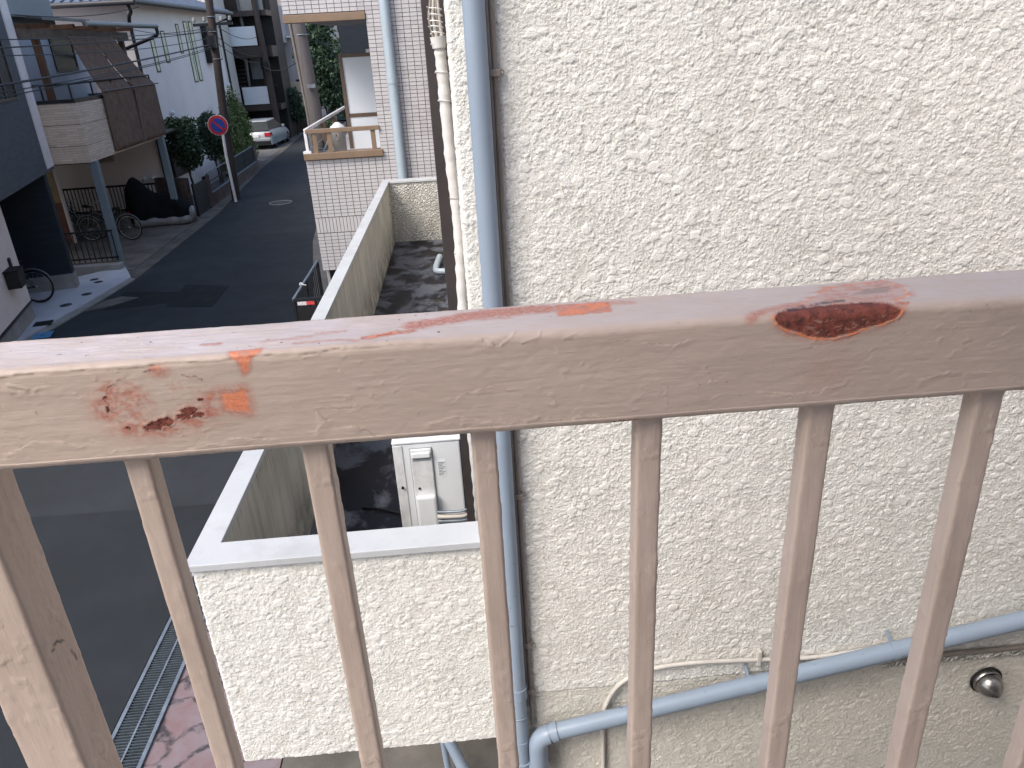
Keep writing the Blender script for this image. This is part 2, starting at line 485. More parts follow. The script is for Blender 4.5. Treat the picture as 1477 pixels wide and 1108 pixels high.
M['bronze'] = simple('dark_bronze_aluminium', (0.062, 0.052, 0.052), 0.42, 0.35, 0.16, 5, 0.05, 90, 0.4)
M['balcony_brown'] = simple('brown_aluminium', (0.24, 0.165, 0.11), 0.45, 0.15, 0.1, 6, 0, 90, 0.4)
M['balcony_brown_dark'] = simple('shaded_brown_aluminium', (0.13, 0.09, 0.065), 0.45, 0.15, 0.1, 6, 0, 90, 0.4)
M['panel_white'] = simple('white_panel', (0.70, 0.74, 0.77), 0.45, 0, 0.03, 1.0, 0, 90, 0.4)
M['tile'] = simple('pinkish_grey_tile', (0.53, 0.505, 0.505), 0.45, 0, 0.06, 3.0, 0.08, 60, 0.4)
M['tile_b'] = simple('pinkish_grey_tile_darker', (0.48, 0.45, 0.455), 0.45, 0, 0.06, 3.0, 0.08, 60, 0.4)
M['grout'] = simple('tile_grout', (0.17, 0.14, 0.135), 0.9, 0, 0.15, 9, 0.2, 120, 0.2)
M['block'] = simple('brown_block', (0.105, 0.075, 0.068), 0.9, 0, 0.3, 5, 0.5, 60, 0.2)
M['block_b'] = simple('red_brown_block', (0.13, 0.085, 0.075), 0.9, 0, 0.3, 5, 0.5, 60, 0.2)
M['mortar'] = simple('mortar', (0.07, 0.06, 0.055), 0.95, 0, 0.2, 9)
M['leaf_dark'] = simple('dark_leaf', (0.040, 0.072, 0.036), 0.55, 0, 0.45, 9, 0, 80, 0.4)
M['leaf_mid'] = simple('mid_leaf', (0.085, 0.125, 0.05), 0.55, 0, 0.45, 7, 0, 80, 0.4)
M['leaf_bright'] = simple('hedge_leaf', (0.15, 0.195, 0.065), 0.6, 0, 0.5, 5, 0, 80, 0.35)
M['bark'] = simple('bark', (0.075, 0.055, 0.042), 0.9, 0, 0.35, 9, 0.5, 30, 0.2)
M['pole_dark'] = simple('dark_utility_pole', (0.058, 0.044, 0.040), 0.8, 0, 0.2, 2, 0.2, 60, 0.3)
M['pole_concrete'] = simple('concrete_pole', (0.15, 0.138, 0.135), 0.85, 0, 0.14, 4, 0.2, 60, 0.25, scale=(5, 5, 0.4))
M['cable'] = simple('black_cable', (0.02, 0.02, 0.022), 0.6, 0, 0.2, 9)
M['sign_red'] = simple('sign_red', (0.42, 0.035, 0.045), 0.4, 0, 0.12, 9)
M['sign_blue'] = simple('sign_blue', (0.022, 0.055, 0.28), 0.4, 0, 0.12, 9)
M['white_paint'] = simple('white_paint', (0.78, 0.78, 0.78), 0.45, 0, 0.06, 9)
M['ac_white'] = simple('appliance_white', (0.70, 0.73, 0.745), 0.42, 0, 0.04, 4, 0.03, 120, 0.4)
M['ac_grime'] = simple('grimy_cover', (0.62, 0.635, 0.64), 0.55, 0, 0.25, 9, 0.05, 120, 0.3)
M['ac_grey'] = simple('cover_outline', (0.28, 0.30, 0.31), 0.5, 0, 0.1, 9)
M['tape'] = simple('vinyl_wrap_tape', (0.62, 0.60, 0.575), 0.55, 0, 0.08, 14, 0.5, 30, 0.4, scale=(1, 1, 3))
M['conduit'] = simple('taupe_conduit', (0.235, 0.205, 0.18), 0.55, 0, 0.15, 9, 0.1, 120, 0.35)
M['cable_white'] = simple('off_white_cable', (0.55, 0.52, 0.47), 0.5, 0, 0.12, 14)
M['stainless'] = simple('stainless', (0.30, 0.29, 0.28), 0.30, 0.95, 0.1, 12, 0, 80, 0.5)
M['car_silver'] = simple('silver_car_paint', (0.36, 0.385, 0.40), 0.35, 0.2, 0.03, 1, 0, 80, 0.4)
M['car_navy'] = simple('dark_car_paint', (0.016, 0.02, 0.03), 0.25, 0.3, 0.05, 3, 0, 80, 0.6)
M['tail_red'] = simple('tail_lamp_red', (0.5, 0.02, 0.03), 0.2, 0, 0.1, 9, 0, 80, 0.6)
M['rim'] = simple('alloy_rim', (0.34, 0.34, 0.35), 0.35, 0.8, 0.1, 9)
M['cover_black'] = simple('black_cover_cloth', (0.009, 0.0095, 0.011), 0.8, 0, 0.3, 4, 0.6, 9, 0.08)
M['cover_silver'] = simple('silver_cover_cloth', (0.22, 0.22, 0.22), 0.5, 0.1, 0.15, 4, 0.3, 20, 0.4)
M['blue_plastic'] = simple('blue_plastic_lid', (0.075, 0.24, 0.42), 0.5, 0, 0.08, 9)
M['hole_grey'] = simple('lid_dark_grey', (0.06, 0.065, 0.072), 0.7, 0, 0.15, 12)
M['tan'] = simple('tan_block', (0.42, 0.30, 0.20), 0.8, 0, 0.15, 9)
M['copper_door'] = simple('rust_red_door', (0.12, 0.035, 0.018), 0.5, 0, 0.3, 3)
M['brass'] = simple('golden_glass', (0.22, 0.145, 0.06), 0.3, 0, 0.3, 3)
M['sticker_red'] = simple('sticker_red', (0.62, 0.06, 0.06), 0.5, 0, 0.1, 30)
M['sticker_white'] = simple('sticker_white', (0.66, 0.60, 0.62), 0.5, 0, 0.25, 60)
M['print_grey'] = simple('print_grey', (0.25, 0.26, 0.26), 0.6, 0, 0.3, 80)
M['cream'] = simple('cream_render', (0.60, 0.545, 0.48), 0.8, 0, 0.06, 1)
M['beige'] = simple('beige_render', (0.52, 0.42, 0.31), 0.8, 0, 0.08, 1)

t = NT('stone_cladding')    # split-face strips on the panels
br = t.n('ShaderNodeTexBrick')
t.set(br, Scale=1.0, **{'Mortar Size': 0.004, 'Brick Width': 0.26, 'Row Height': 0.05})
br.inputs['Color1'].default_value = (0.50, 0.41, 0.325, 1); br.inputs['Color2'].default_value = (0.66, 0.56, 0.455, 1); br.inputs['Mortar'].default_value = (0.36, 0.285, 0.225, 1)
sep = t.n('ShaderNodeSeparateXYZ'); t.l(t.tc.outputs['Object'], sep.inputs[0])
cmb = t.n('ShaderNodeCombineXYZ'); t.l(t.math('ADD', sep.outputs['X'], sep.outputs['Y']), cmb.inputs['X']); t.l(sep.outputs['Z'], cmb.inputs['Y']); t.l(cmb.outputs[0], br.inputs['Vector'])
c = t.mix(t.math('MULTIPLY', t.ramp(t.noise(7, 4), 0.4, 0.75), 0.6), br.outputs['Color'], (0.60, 0.49, 0.39))
M['cladding'] = t.out(c, 0.85, t.bump(br.outputs['Color'], 0.5, 0.01), 0, 0.25)

t = NT('stamped_pink_paving')
v = t.n('ShaderNodeTexVoronoi', feature='DISTANCE_TO_EDGE'); t.set(v, Scale=3.2)
nz = t.n('ShaderNodeTexNoise'); t.set(nz, Scale=4.0, Detail=4.0)
ad = t.n('ShaderNodeVectorMath', operation='ADD'); sc = t.n('ShaderNodeVectorMath', operation='SCALE'); sc.inputs['Scale'].default_value = 0.35
t.l(t.tc.outputs['Object'], nz.inputs['Vector']); t.l(nz.outputs['Color'], sc.inputs[0]); t.l(t.tc.outputs['Object'], ad.inputs[0]); t.l(sc.outputs[0], ad.inputs[1]); t.l(ad.outputs[0], v.inputs['Vector'])
c = t.ramp(t.noise(5, 5, 0.65), 0.3, 0.7, (0.20, 0.13, 0.135, 1), (0.225, 0.195, 0.21, 1))
scr = t.ramp(v.outputs['Distance'], 0.02, 0.09, (1, 1, 1, 1), (0, 0, 0, 1))
scr = t.math('MULTIPLY', scr, t.ramp(t.noise(12, 4, 0.7), 0.3, 0.55))
c = t.mix(scr, c, (0.055, 0.05, 0.055))
M['paving'] = t.out(c, 0.8, t.bump(scr, -0.5, 0.01), 0, 0.3)

def rot2(az): return -math.radians(az)

# ================================================================== SETTING
g = MB(); g.box(-250, 250, -250, 250, -0.5, 0.0); struct('ground', g, M['ground'])
roadL = [(-7.75, -14), (-7.65, 8), (-7.55, 12.8), (-7.42, 14.8), (-7.2, 16.6), (-7.37, 23.4), (-8.2, 32.5), (-8.45, 38.8), (-8.9, 46), (-9.6, 62)]
roadR = [(-2.75, -14), (-2.75, 8), (-2.75, 11), (-3.0, 14), (-3.85, 19), (-4.9, 29), (-6.0, 38), (-6.9, 46), (-7.6, 62)]
def sheet(poly, z0, z1=None):
    m = MB(); m.prism(poly, -0.02, z0); return m
struct('road', sheet(roadR[:1] + roadR[1:] + roadL[::-1], 0.004), M['asphalt'])
struct('road_resurfaced_strip', sheet([(-2.76, -13.9), (-2.76, 7.01), (-7.6, 7.08), (-7.7, -13.9)], 0.009), M['asphalt_near'])
struct('road_patch', sheet([(-5.82, 14.25), (-4.91, 14.05), (-4.95, 15.4), (-5.92, 15.73)], 0.011), M['asphalt_patch'])
struct('road_patch', sheet([(-7.0, 14.3), (-5.83, 14.5), (-5.9, 15.2), (-7.05, 15.5)], 0.008), M['asphalt_patch'])
gl = [(p[0] - 0.34, p[1]) for p in roadL]
struct('gutter', sheet(roadL[4:] + gl[4:][::-1], 0.012), M['concrete_dark'])
struct('carport_slab', sheet([(-7.56, 17.2), (-7.72, 23.0), (-8.9, 23.6), (-9.8, 24.4), (-14, 24.2), (-14, 17.9), (-8.6, 17.7)], 0.02), M['carport_slab'])
struct('apron', sheet([(-7.78, 10.5), (-7.75, 12.84), (-7.5, 14.9), (-7.32, 16.5), (-7.85, 17.55), (-8.6, 16.8), (-9.6, 16.2), (-8.75, 13.2), (-8.6, 10.5)], 0.05), M['concrete_light'])
struct('kerb', sheet([(-7.6, 10.5), (-7.57, 12.84), (-7.34, 14.8), (-7.2, 16.4), (-7.3, 16.5), (-7.48, 14.9), (-7.73, 12.84), (-7.76, 10.5)], 0.03), M['concrete'])
struct('broken_concrete_edge', sheet([(-7.38, 14.3), (-6.95, 14.55), (-6.6, 15.0), (-7.0, 15.15), (-7.25, 14.9)], 0.014), M['concrete_dark'])
struct('paving', sheet([(-2.43, -2), (-2.43, 9.0), (-1.5, 9.0), (-1.5, -2)], 0.02), M['paving'])
struct('bicycle_bay', sheet([(-1.49, -2), (-1.49, 9.0), (-0.02, 9.0), (-0.02, -2)], 0.018), M['concrete_dark'])

# steel grating in its gutter
gr = thing('drain_grating', 'long steel drain grating along the road edge beside the pink paving', 'grating', (-2.58, 3.2, 0))
b = MB()
for i in range(250):
    b.box(-0.125, 0.125, i * 0.026, i * 0.026 + 0.008, 0.010, 0.034)
part('grate_bars', b, simple('grating_steel', (0.085, 0.105, 0.12), 0.55, 0.4, 0.25, 14), gr, kind='stuff')
b = MB()
for x in (-0.152, 0.125): b.box(x, x + 0.027, -0.02, 6.52, 0.0, 0.04)
part('frame', b, M['steel'], gr)
b = MB(); b.box(-0.007, 0.007, -0.02, 6.52, 0.012, 0.036); part('centre_bar', b, M['steel'], gr)
b = MB(); b.box(-0.125, 0.125, -0.02, 6.52, 0.0, 0.008); part('channel', b, M['black'], gr)

mh = thing('manhole_cover', 'round iron manhole cover set in the asphalt of the street', 'manhole cover', (-5.76, 24.5, 0.004))
b = MB(); b.lathe([(0, 0.012), (0.31, 0.012), (0.31, 0)], (0, 0, 0), n=28); part('lid', b, M['hole_grey'], mh)
b = MB(); b.ring((0, 0, 0.008), (0, 0, 1), 0.34, 0.02, 28, 6); part('rim', b, M['concrete'], mh)

# ================================================================== OWN HOUSE (behind and beside the viewer)
oh = thing('own_house', 'house behind the viewer whose balcony carries the painted railing', 'house', (0, 0, 0))
b = MB(); b.box(-1.15, 7, -8, -1.15, 0, 6.6); part('wall', b, M['wall_pale'], oh)
b = MB(); b.box(-0.95, 7, -1.149, 0.60, 2.82, 3.0); part('balcony_floor', b, M['concrete'], oh)
b = MB(); b.box(3.3, 7, -1.149, 1.95, 0, 6.6); part('side_wing', b, M['wall_pale'], oh)
b = MB(); b.box(-1.5, 7.2, -8.2, -0.35, 6.6, 6.75); part('eave', b, M['house_white'], oh)

# ================================================================== RAILING
RZ, RY, RH, RD = 4.112, 0.5, 0.078, 0.067      # top, front, height, depth
rail = thing('balcony_railing', 'beige painted steel balcony railing with rust flaking through the handrail', 'railing', (0, 0, 0))

def seg_dist(x, y, pts, closed=True):
    d = np.full(x.shape, 1e9)
    n = len(pts)
    for i in range(n if closed else n - 1):
        ax, ay = pts[i]; bx, by = pts[(i + 1) % n]
        t_ = np.clip(((x - ax) * (bx - ax) + (y - ay) * (by - ay)) / max(1e-9, (bx - ax) ** 2 + (by - ay) ** 2), 0, 1)
        d = np.minimum(d, np.hypot(x - ax - t_ * (bx - ax), y - ay - t_ * (by - ay)))
    return d
def inside(x, y, pts):
    c = np.zeros(x.shape, bool)
    n = len(pts)
    for i in range(n):
        ax, ay = pts[i]; bx, by = pts[(i + 1) % n]
        if ay == by: continue
        c ^= ((ay > y) != (by > y)) & (x < (bx - ax) * (y - ay) / (by - ay) + ax)
    return c
def sdf(x, y, pts):
    d = seg_dist(x, y, pts)
    return np.where(inside(x, y, pts), -d, d)
def sstep(a, b, x):
    t_ = np.clip((x - a) / (b - a), 0, 1)
    return t_ * t_ * (3 - 2 * t_)

# profile: v runs up the front face (negative) and back over the top (positive), then down the back and underneath
rc = 0.0068
prof, nrm, vv = [], [], []
def addp(y, z, ny, nz, v): prof.append((y, z)); nrm.append((ny, nz)); vv.append(v)
for v in np.arange(-RH + rc, -rc, 0.0008): addp(RY, RZ + v, -1, 0, v)
for a in np.linspace(0, math.pi / 2, 11): addp(RY + rc - rc * math.cos(a), RZ - rc + rc * math.sin(a), -math.cos(a), math.sin(a), (a / (math.pi / 2) * 2 - 1) * rc)
for v in np.arange(rc + 0.0008, RD - rc, 0.0008): addp(RY + v, RZ, 0, 1, v)
for a in np.linspace(0, math.pi / 2, 6): addp(RY + RD - rc + rc * math.sin(a), RZ - rc + rc * math.cos(a), math.sin(a), math.cos(a), RD + a * rc)
for a in np.linspace(0, math.pi / 2, 6): addp(RY + RD - rc + rc * math.cos(a), RZ - RH + rc - rc * math.sin(a), math.cos(a), -math.sin(a), RD + RH)
for a in np.linspace(0, math.pi / 2, 9): addp(RY + rc - rc * math.sin(a), RZ - RH + rc - rc * math.cos(a), -math.sin(a), -math.cos(a), -RH + (a / (math.pi / 2) * 2 - 1) * rc)
prof.append(prof[0]); nrm.append(nrm[0]); vv.append(vv[0])
prof, nrm, vv = np.array(prof), np.array(nrm), np.array(vv)
xs = np.concatenate([np.linspace(-1.15, -0.45, 40), np.arange(-0.449, 0.52, 0.0009), np.linspace(0.522, 1.9, 60)])
Xg, Vg = np.meshgrid(xs * 1000, vv * 1000, indexing='ij')
wx = (fbm(Xg / 5, Vg / 5, 31, 4) - 0.5) * 5.0
wv = (fbm(Xg / 5, Vg / 5, 47, 4) - 0.5) * 4.0
Xw, Vw = Xg + wx, Vg + wv
rust = np.zeros(Xg.shape); primer = rust.copy(); salmon = rust.copy(); steel = rust.copy(); crack = rust.copy(); dent = rust.copy()
n3 = fbm(Xg / 3, Vg / 3, 61, 4)
n8 = fbm(Xg / 9, Vg / 6, 66, 4)
# big oval rust spot on the front edge, right
P = [(213, -2), (217, 4), (226, 8), (238, 11), (250, 11), (262, 12), (276, 13), (288, 12), (297, 6), (302, 1), (305, -3), (302, -8), (293, -12), (284, -14.5), (275, -16.5), (268, -19), (259, -20.5), (250, -20), (241, -18), (232, -15), (223, -12), (216, -7)]
jag = 1.8 * (fbm(Xg / 4.5, Vg / 4.5, 131, 4) - 0.5) + 1.5 * (fbm(Xg / 14, Vg / 14, 133, 2) - 0.5)
d = sdf(Xg, Vg, P) + jag
rust = np.maximum(rust, sstep(0.3, -0.3, d))
rim = sstep(2.2, 0.5, np.abs(d - 0.9)) * sstep(-30, 5, -Vg + 2)
primer = np.maximum(primer, rim * sstep(0.33, 0.52, n3) * (Vg < 0.5))
isl = 0.6 * sstep(0.64, 0.70, fbm(Xg / 3.2, Vg / 2.4, 137, 3)) * sstep(-1, -3, d) * (Vg < -6)
salmon = np.maximum(salmon, isl)
rust = rust * (1 - 0.75 * isl)
salmon = np.maximum(salmon, sstep(9, 0.3, d) * (0.25 + 0.75 * n8))
dent -= 0.8 * sstep(0.4, -0.5, d) - 0.7 * sstep(1.8, 0.2, np.abs(d - 1.4)) * sstep(0.3, 0.6, n8)
dent += sstep(0, -2, d) * 0.7 * (fbm(Xg / 4, Vg / 3, 139, 4) - 0.5)
P = [(226, 8), (238, 17), (247, 25), (262, 40), (274, 50), (296, 55), (323, 56), (326, 40), (322, 22), (305, 9), (270, 7)]
d = sdf(Xg + wx * 0.4, Vg + wv * 0.6, P)
salmon = np.maximum(salmon, sstep(0.5, -1, d) * (0.30 + 0.35 * n8))
primer = np.maximum(primer, 0.8 * sstep(1.9, 0.4, np.abs(d)) * sstep(0.35, 0.6, n3) * (Vg > 9))
salmon = np.maximum(salmon, sstep(9, 0, d) * sstep(0.4, 0.65, n8) * 0.75)
d2 = seg_dist(Xw, Vw, [(226, 8), (240, 13), (256, 16), (270, 18)], False)
steel = np.maximum(steel, sstep(5.0, 0.5, d2) * 0.8 * sstep(0.25, 0.5, n3))
d2 = sdf(Xw, Vw, [(280, 28), (300, 42), (318, 44), (312, 30)])
steel = np.maximum(steel, sstep(2, -3, d2) * 0.35)
d2 = seg_dist(Xw, Vw, [(196, 0), (206, 8), (220, 14), (236, 19)], False)
salmon = np.maximum(salmon, sstep(8, 1, d2) * 0.8)
d2 = np.hypot((Xw - 308) / 6, (Vw - 5) / 3)
salmon = np.maximum(salmon, sstep(1.3, 0.6, d2))
# ring of flaking on the left of the front face
ringp = [(-258, -20), (-264, -30), (-263, -40), (-256, -48), (-243, -51), (-230, -52), (-215, -50), (-200, -46), (-190, -40), (-188, -32)]
d = seg_dist(Xw, Vw, ringp, False)
salmon = np.maximum(salmon, 0.5 * sstep(20, 3, d) * n8)
d_in = np.hypot((Xw + 246) / 20, (Vw + 30) / 20)
salmon = np.maximum(salmon, sstep(1.1, 0.5, d_in) * (0.35 + 0.65 * sstep(0.40, 0.60, fbm(Xg / 4, Vg / 3, 93, 4))) * 0.8)
dent += 0.3 * sstep(1.3, 0.8, d_in) * (fbm(Xg / 3.5, Vg / 2.5, 95, 3) - 0.5)
d_in = np.hypot((Xw + 206) / 18, (Vw + 26) / 16)
salmon = np.maximum(salmon, sstep(1.1, 0.5, d_in) * sstep(0.5, 0.68, fbm(Xg / 4, Vg / 3, 97, 4)) * 0.35)
dent += 0.3 * sstep(1.3, 0.8, d_in) * (fbm(Xg / 3.5, Vg / 2.5, 98, 3) - 0.5)
salmon = np.maximum(salmon, sstep(13, 0.5, d) * (0.25 + 0.75 * sstep(0.28, 0.55, n8)))
crack = np.maximum(crack, sstep(0.55, 0.2, seg_dist(Xg + wx * 0.5, Vg + wv * 0.5, [(-225, -7), (-240, -9), (-256, -17), (-262, -26), (-259, -36), (-252, -41)], False)) * sstep(0.38, 0.5, n8) * 0.8)
crack = np.maximum(crack, sstep(0.6, 0.2, seg_dist(Xw, Vw, [(-205, -12), (-196, -14), (-190, -20)], False)) * 0.7 * sstep(0.4, 0.5, n8))
def blob(cx, cy, rx, ry, k=0.8):
    return np.hypot((Xg + wx * k - cx) / rx, (Vg + wv * k - cy) / ry)
for cx, cy, rx, ry in ((-232, -49.5, 7, 3.2), (-224, -46.5, 6, 3.2), (-206, -40.5, 6, 3), (-211, -43.5, 5, 2.4), (-200, -43, 5, 2.2), (-250, -50.5, 1.6, 1.1), (-196.5, -31.5, 1.7, 1.4), (-261, -24, 1.2, 0.9), (-262, -34, 1.2, 2.4)):
    d = blob(cx, cy, rx, ry) + 0.9 * (fbm(Xg / 2.6, Vg / 2.2, 91, 3) - 0.45)
    rust = np.maximum(rust, sstep(1.02, 0.92, d))
    dent -= 0.5 * sstep(1.1, 0.8, d)
    dent += 0.4 * sstep(1.6, 1.1, d) * sstep(0.9, 1.2, d)
    salmon = np.maximum(salmon, sstep(2.1, 1.0, d) * 0.8)
P = [(-182, -27.5), (-173, -28.5), (-165, -27), (-164, -36), (-165, -44.5), (-173, -42.5), (-181, -40.5)]
d = sdf(Xw * 0.5 + Xg * 0.5, Vw * 0.5 + Vg * 0.5, P)
salmon = np.maximum(salmon, sstep(9, 0, d) * 0.85 * (0.6 + 0.5 * n8))
primer = np.maximum(primer, sstep(1.8, -2.2, d + 2.5 * (n3 - 0.5)) * (0.6 + 0.5 * n3))
dent -= 0.15 * sstep(0.5, -1, d)
P = [(-172, 6), (-150, 8), (-151, 2), (-157, -2), (-159, -12), (-163, -15), (-165, -5), (-170, -0.5)]
d = sdf(Xw * 0.5 + Xg * 0.5, Vw * 0.5 + Vg * 0.5, P)
salmon = np.maximum(salmon, sstep(4, -0.5, d) * 0.9)
primer = np.maximum(primer, sstep(1.4, 0.3, np.abs(d + 1.0)) * (Vg > -6) * sstep(0.3, 0.55, n3))
primer = np.maximum(primer, 0.75 * sstep(0.5, -1, d) * (1 - 0.75 * sstep(1.0, 0.6, np.hypot((Xg + 161) / 5.5, (Vg - 1.5) / 2.6))))
d = np.hypot((Xw + 220) / 7, (Vw + 8) / 5)
salmon = np.maximum(salmon, sstep(1.6, 0.3, d) * 0.85)
primer = np.maximum(primer, sstep(0.7, 0.3, np.hypot((Xg + 222) / 5, (Vg + 5) / 2)) * 0.8 * sstep(0.4, 0.6, n3))
# streaks along the top face
for pts, r, k in (([(-45, 33), (-10, 42), (20, 47), (55, 50)], 13, 1.0), ([(-12, 46), (20, 51), (52, 53)], 10, 1.0), ([(22, 44), (60, 46)], 5, 0.7), ([(-45, 34), (0, 38), (24, 37)], 7, 0.55), ([(-78, 13), (-60, 19), (-45, 22)], 6, 0.95), ([(-128, 12), (-95, 13), (-84, 10)], 4, 0.5), ([(-195, 24), (-184, 24)], 4, 0.7), ([(-150, 22), (-120, 24)], 6, 0.4), ([(-115, 30), (-95, 31)], 5, 0.5), ([(105, 52), (118, 50)], 8, 0.5)):
    d = seg_dist(Xw, Vw, pts, False)
    salmon = np.maximum(salmon, sstep(r, r * 0.25, d) * k * (0.85 + 0.6 * n8))
d = sdf(Xw, Vw, [(62, 30), (100, 31), (104, 55), (62, 56)])
salmon = np.maximum(salmon, sstep(3, -1, d))
primer = np.maximum(primer, sstep(1, -2, d) * 0.75 * sstep(0.3, 0.55, n8))
d = seg_dist(Xw, Vw, [(-74, 15), (-66, 18), (-58, 20)], False)
primer = np.maximum(primer, sstep(3, 0.6, d) * 0.85)
crack = np.maximum(crack, sstep(0.9, 0.3, seg_dist(Xg, Vg, [(-70, 15.5), (-64, 17), (-60, 19.5)], False)) * 0.8)
# salmon tint that shows through the paint under the big spot and rust at the weld by a baluster
salmon = np.maximum(salmon, 0.22 * sstep(36, 5, np.hypot((Xg - 255) / 0.9, (Vg + 48) / 0.8)))
d = seg_dist(Xw, Vw, [(98, -76), (122, -77)], False)
rust = np.maximum(rust, sstep(2.2, 0.5, d) * sstep(0.35, 0.55, n3) * 0.8)
# small hairline cracks and lifted paint on the face
for pts in ([(-36, -64), (-20, -60), (2, -66), (25, -70), (40, -66), (60, -70), (80, -68), (104, -73)], [(-96, -62), (-86, -64), (-78, -72)], [(-118, -48), (-112, -56), (-120, -64)], [(-335, -62), (-320, -55), (-300, -56), (-290, -60)], [(4, -1), (6, -7)], [(10, -4), (13, -8)], [(-210, -70), (-180, -64), (-150, -68)], [(-330, -12), (-318, -16), (-300, -13)], [(-20, -45), (10, -38), (20, -42)], [(150, -30), (165, -36), (170, -48)], [(330, -60), (350, -55), (380, -58)], [(120, -14), (140, -18), (150, -14)], [(210, -60), (235, -64), (262, -60)]):
    dd = seg_dist(Xg + wx * 0.9, Vg + wv * 0.9, pts, False)
    sgn = np.interp(Xg, [p[0] for p in sorted(pts)], [p[1] for p in sorted(pts)]) - Vg
    dent += 0.42 * sstep(8, 0, dd) * (sgn > 0) * sstep(0.3, 0.5, n8)
    crack = np.maximum(crack, 0.35 * sstep(0.5, 0.1, dd) * sstep(0.4, 0.55, n8))
for pts in ([(17, -8), (25, -1), (28, 6)], [(32, -7), (44, -3), (46, 4)], [(62, -6), (70, -2)], [(-322, -10), (-310, -14)], [(-120, -6), (-110, -4)]):
    dd = seg_dist(Xg, Vg, pts, False)
    dent += 0.45 * sstep(1.6, 0.2, dd)
# a bead of thick paint along the front top edge, left of the middle
bead = -0.5 - 4.5 * (fbm(Xg / 24, Xg * 0 + 3.3, 75, 4) - 0.3) - 2.5 * sstep(-100, -330, Xg)
dent += 0.85 * sstep(-0.6, 0.4, Vg - bead) * sstep(60, -120, Xg) * sstep(9, 2, Vg)
crack = np.maximum(crack, 0.6 * sstep(0.7, 0.1, np.abs(Vg - bead + 0.3)) * sstep(20, -120, Xg) * sstep(0.38, 0.5, fbm(Xg / 14, Vg / 14, 78)))
# general paint relief
topf = sstep(2, 8, Vg) * (Vg < 66)
hgt = 0.34 * (fbm(Xg / 20, Vg / 4.0, 71, 5) - 0.5) + 0.22 * (fbm(Xg / 80, Vg / 2.6, 73, 3) - 0.5) * 0.7
hgt += 0.9 * (fbm(Xg / 55, Vg / 30, 77, 2) - 0.5)
hgt += 0.30 * (np.abs(fbm(Xg / 13, Vg / 9, 171, 4) - 0.5) * 2)
lump = sstep(0.68, 0.80, fbm(Xg / 6, Vg / 5, 79, 3)) * sstep(0.45, 0.6, fbm(Xg / 40, Vg / 30, 80, 2))
hgt += 0.26 * lump
hgt += topf * (0.25 + sstep(150, -250, Xg)) * 1.35 * (fbm(Xg / 26, Vg / 6, 83, 4) - 0.5)
edge = sstep(8, 0, np.abs(Vg)) + sstep(6, 0, np.abs(Vg + 78))
hgt += edge * 0.8 * (fbm(Xg / 11, Vg / 11, 85, 3) - 0.5)
D = (hgt + dent) * 0.001
Pp = np.empty(Xg.shape + (3,))
Pp[..., 0] = xs[:, None]
Pp[..., 1] = prof[None, :, 0] + nrm[None, :, 0] * D
Pp[..., 2] = prof[None, :, 1] + nrm[None, :, 1] * D
D[:, -1] = D[:, 0]; Pp[:, -1] = Pp[:, 0]
me = grid_mesh('handrail', Pp)
attr(me, 'rust', rust); attr(me, 'primer', primer * (1 - rust)); attr(me, 'salmon', np.clip(salmon, 0, 1)); attr(me, 'steel', steel); attr(me, 'crack', crack * (1 - rust))
attr(me, 'top_sky_tint', topf * (0.45 + 0.5 * sstep(150, -250, Xg)))  # painted skylight tint, stronger towards the left
attr(me, 'wear', topf * 0.8 * sstep(150, -100, Xg) + 0.35)
link('handrail', me, M['rail'], rail)

def bar_mesh(w, dpt, z0, z1, seed, r=0.003, crk=None):
    """square tube with slightly uneven painted faces"""
    pr = []
    for (cx, cy, a0) in ((-w / 2 + r, -dpt / 2 + r, math.pi), (w / 2 - r, -dpt / 2 + r, 1.5 * math.pi), (w / 2 - r, dpt / 2 - r, 0), (-w / 2 + r, dpt / 2 - r, 0.5 * math.pi)):
        for a in np.linspace(0, math.pi / 2, 5): pr.append((cx + r * math.cos(a0 + a), cy + r * math.sin(a0 + a), math.cos(a0 + a), math.sin(a0 + a)))
    full = []
    for i in range(len(pr)):
        p, q = pr[i], pr[(i + 1) % len(pr)]
        L = math.hypot(q[0] - p[0], q[1] - p[1])
        k = max(1, int(L / 0.0022))
        for j in range(k):
            t_ = j / k
            full.append([p[m_] * (1 - t_) + q[m_] * t_ for m_ in range(4)])
    full.append(full[0])
    pr = np.array(full)
    zs = np.arange(z0, z1, 0.0025)
    s_ = np.cumsum(np.r_[0, np.hypot(np.diff(pr[:, 0]), np.diff(pr[:, 1]))])
    Sg, Zg = np.meshgrid(s_, zs, indexing='ij')
    h = 0.9 * (fbm(Sg / 0.02, Zg / 0.06, seed, 3) - 0.5) + 0.5 * sstep(0.66, 0.8, fbm(Sg / 0.008, Zg / 0.012, seed + 3, 2))
    h += 0.35 * (fbm(Sg / 0.004, Zg / 0.02, seed + 5, 2) - 0.5)
    h += sstep(z1 - 0.010, z1 - 0.003, Zg) * (0.6 + 1.6 * (fbm(Sg / 0.006, Zg / 0.004, seed + 8, 2)))
    h *= 0.001
    h[-1] = h[0]
    Q = np.empty(Sg.shape + (3,))
    Q[..., 0] = pr[:, None, 0] + pr[:, None, 2] * h
    Q[..., 1] = pr[:, None, 1] + pr[:, None, 3] * h
    Q[..., 2] = zs[None, :]
    me = grid_mesh('baluster', Q[:, ::-1])
    if crk is not None:
        on = Q[..., 0] > w / 2 - 0.0015
        dc = np.where(on, seg_dist(Q[..., 1], Q[..., 2], crk, False), 1)
        attr(me, 'crack', (sstep(0.0016, 0.0004, dc) * sstep(0.3, 0.5, fbm(Q[..., 2] / 0.01, Q[..., 1] / 0.01, 9)))[:, ::-1])
    return me
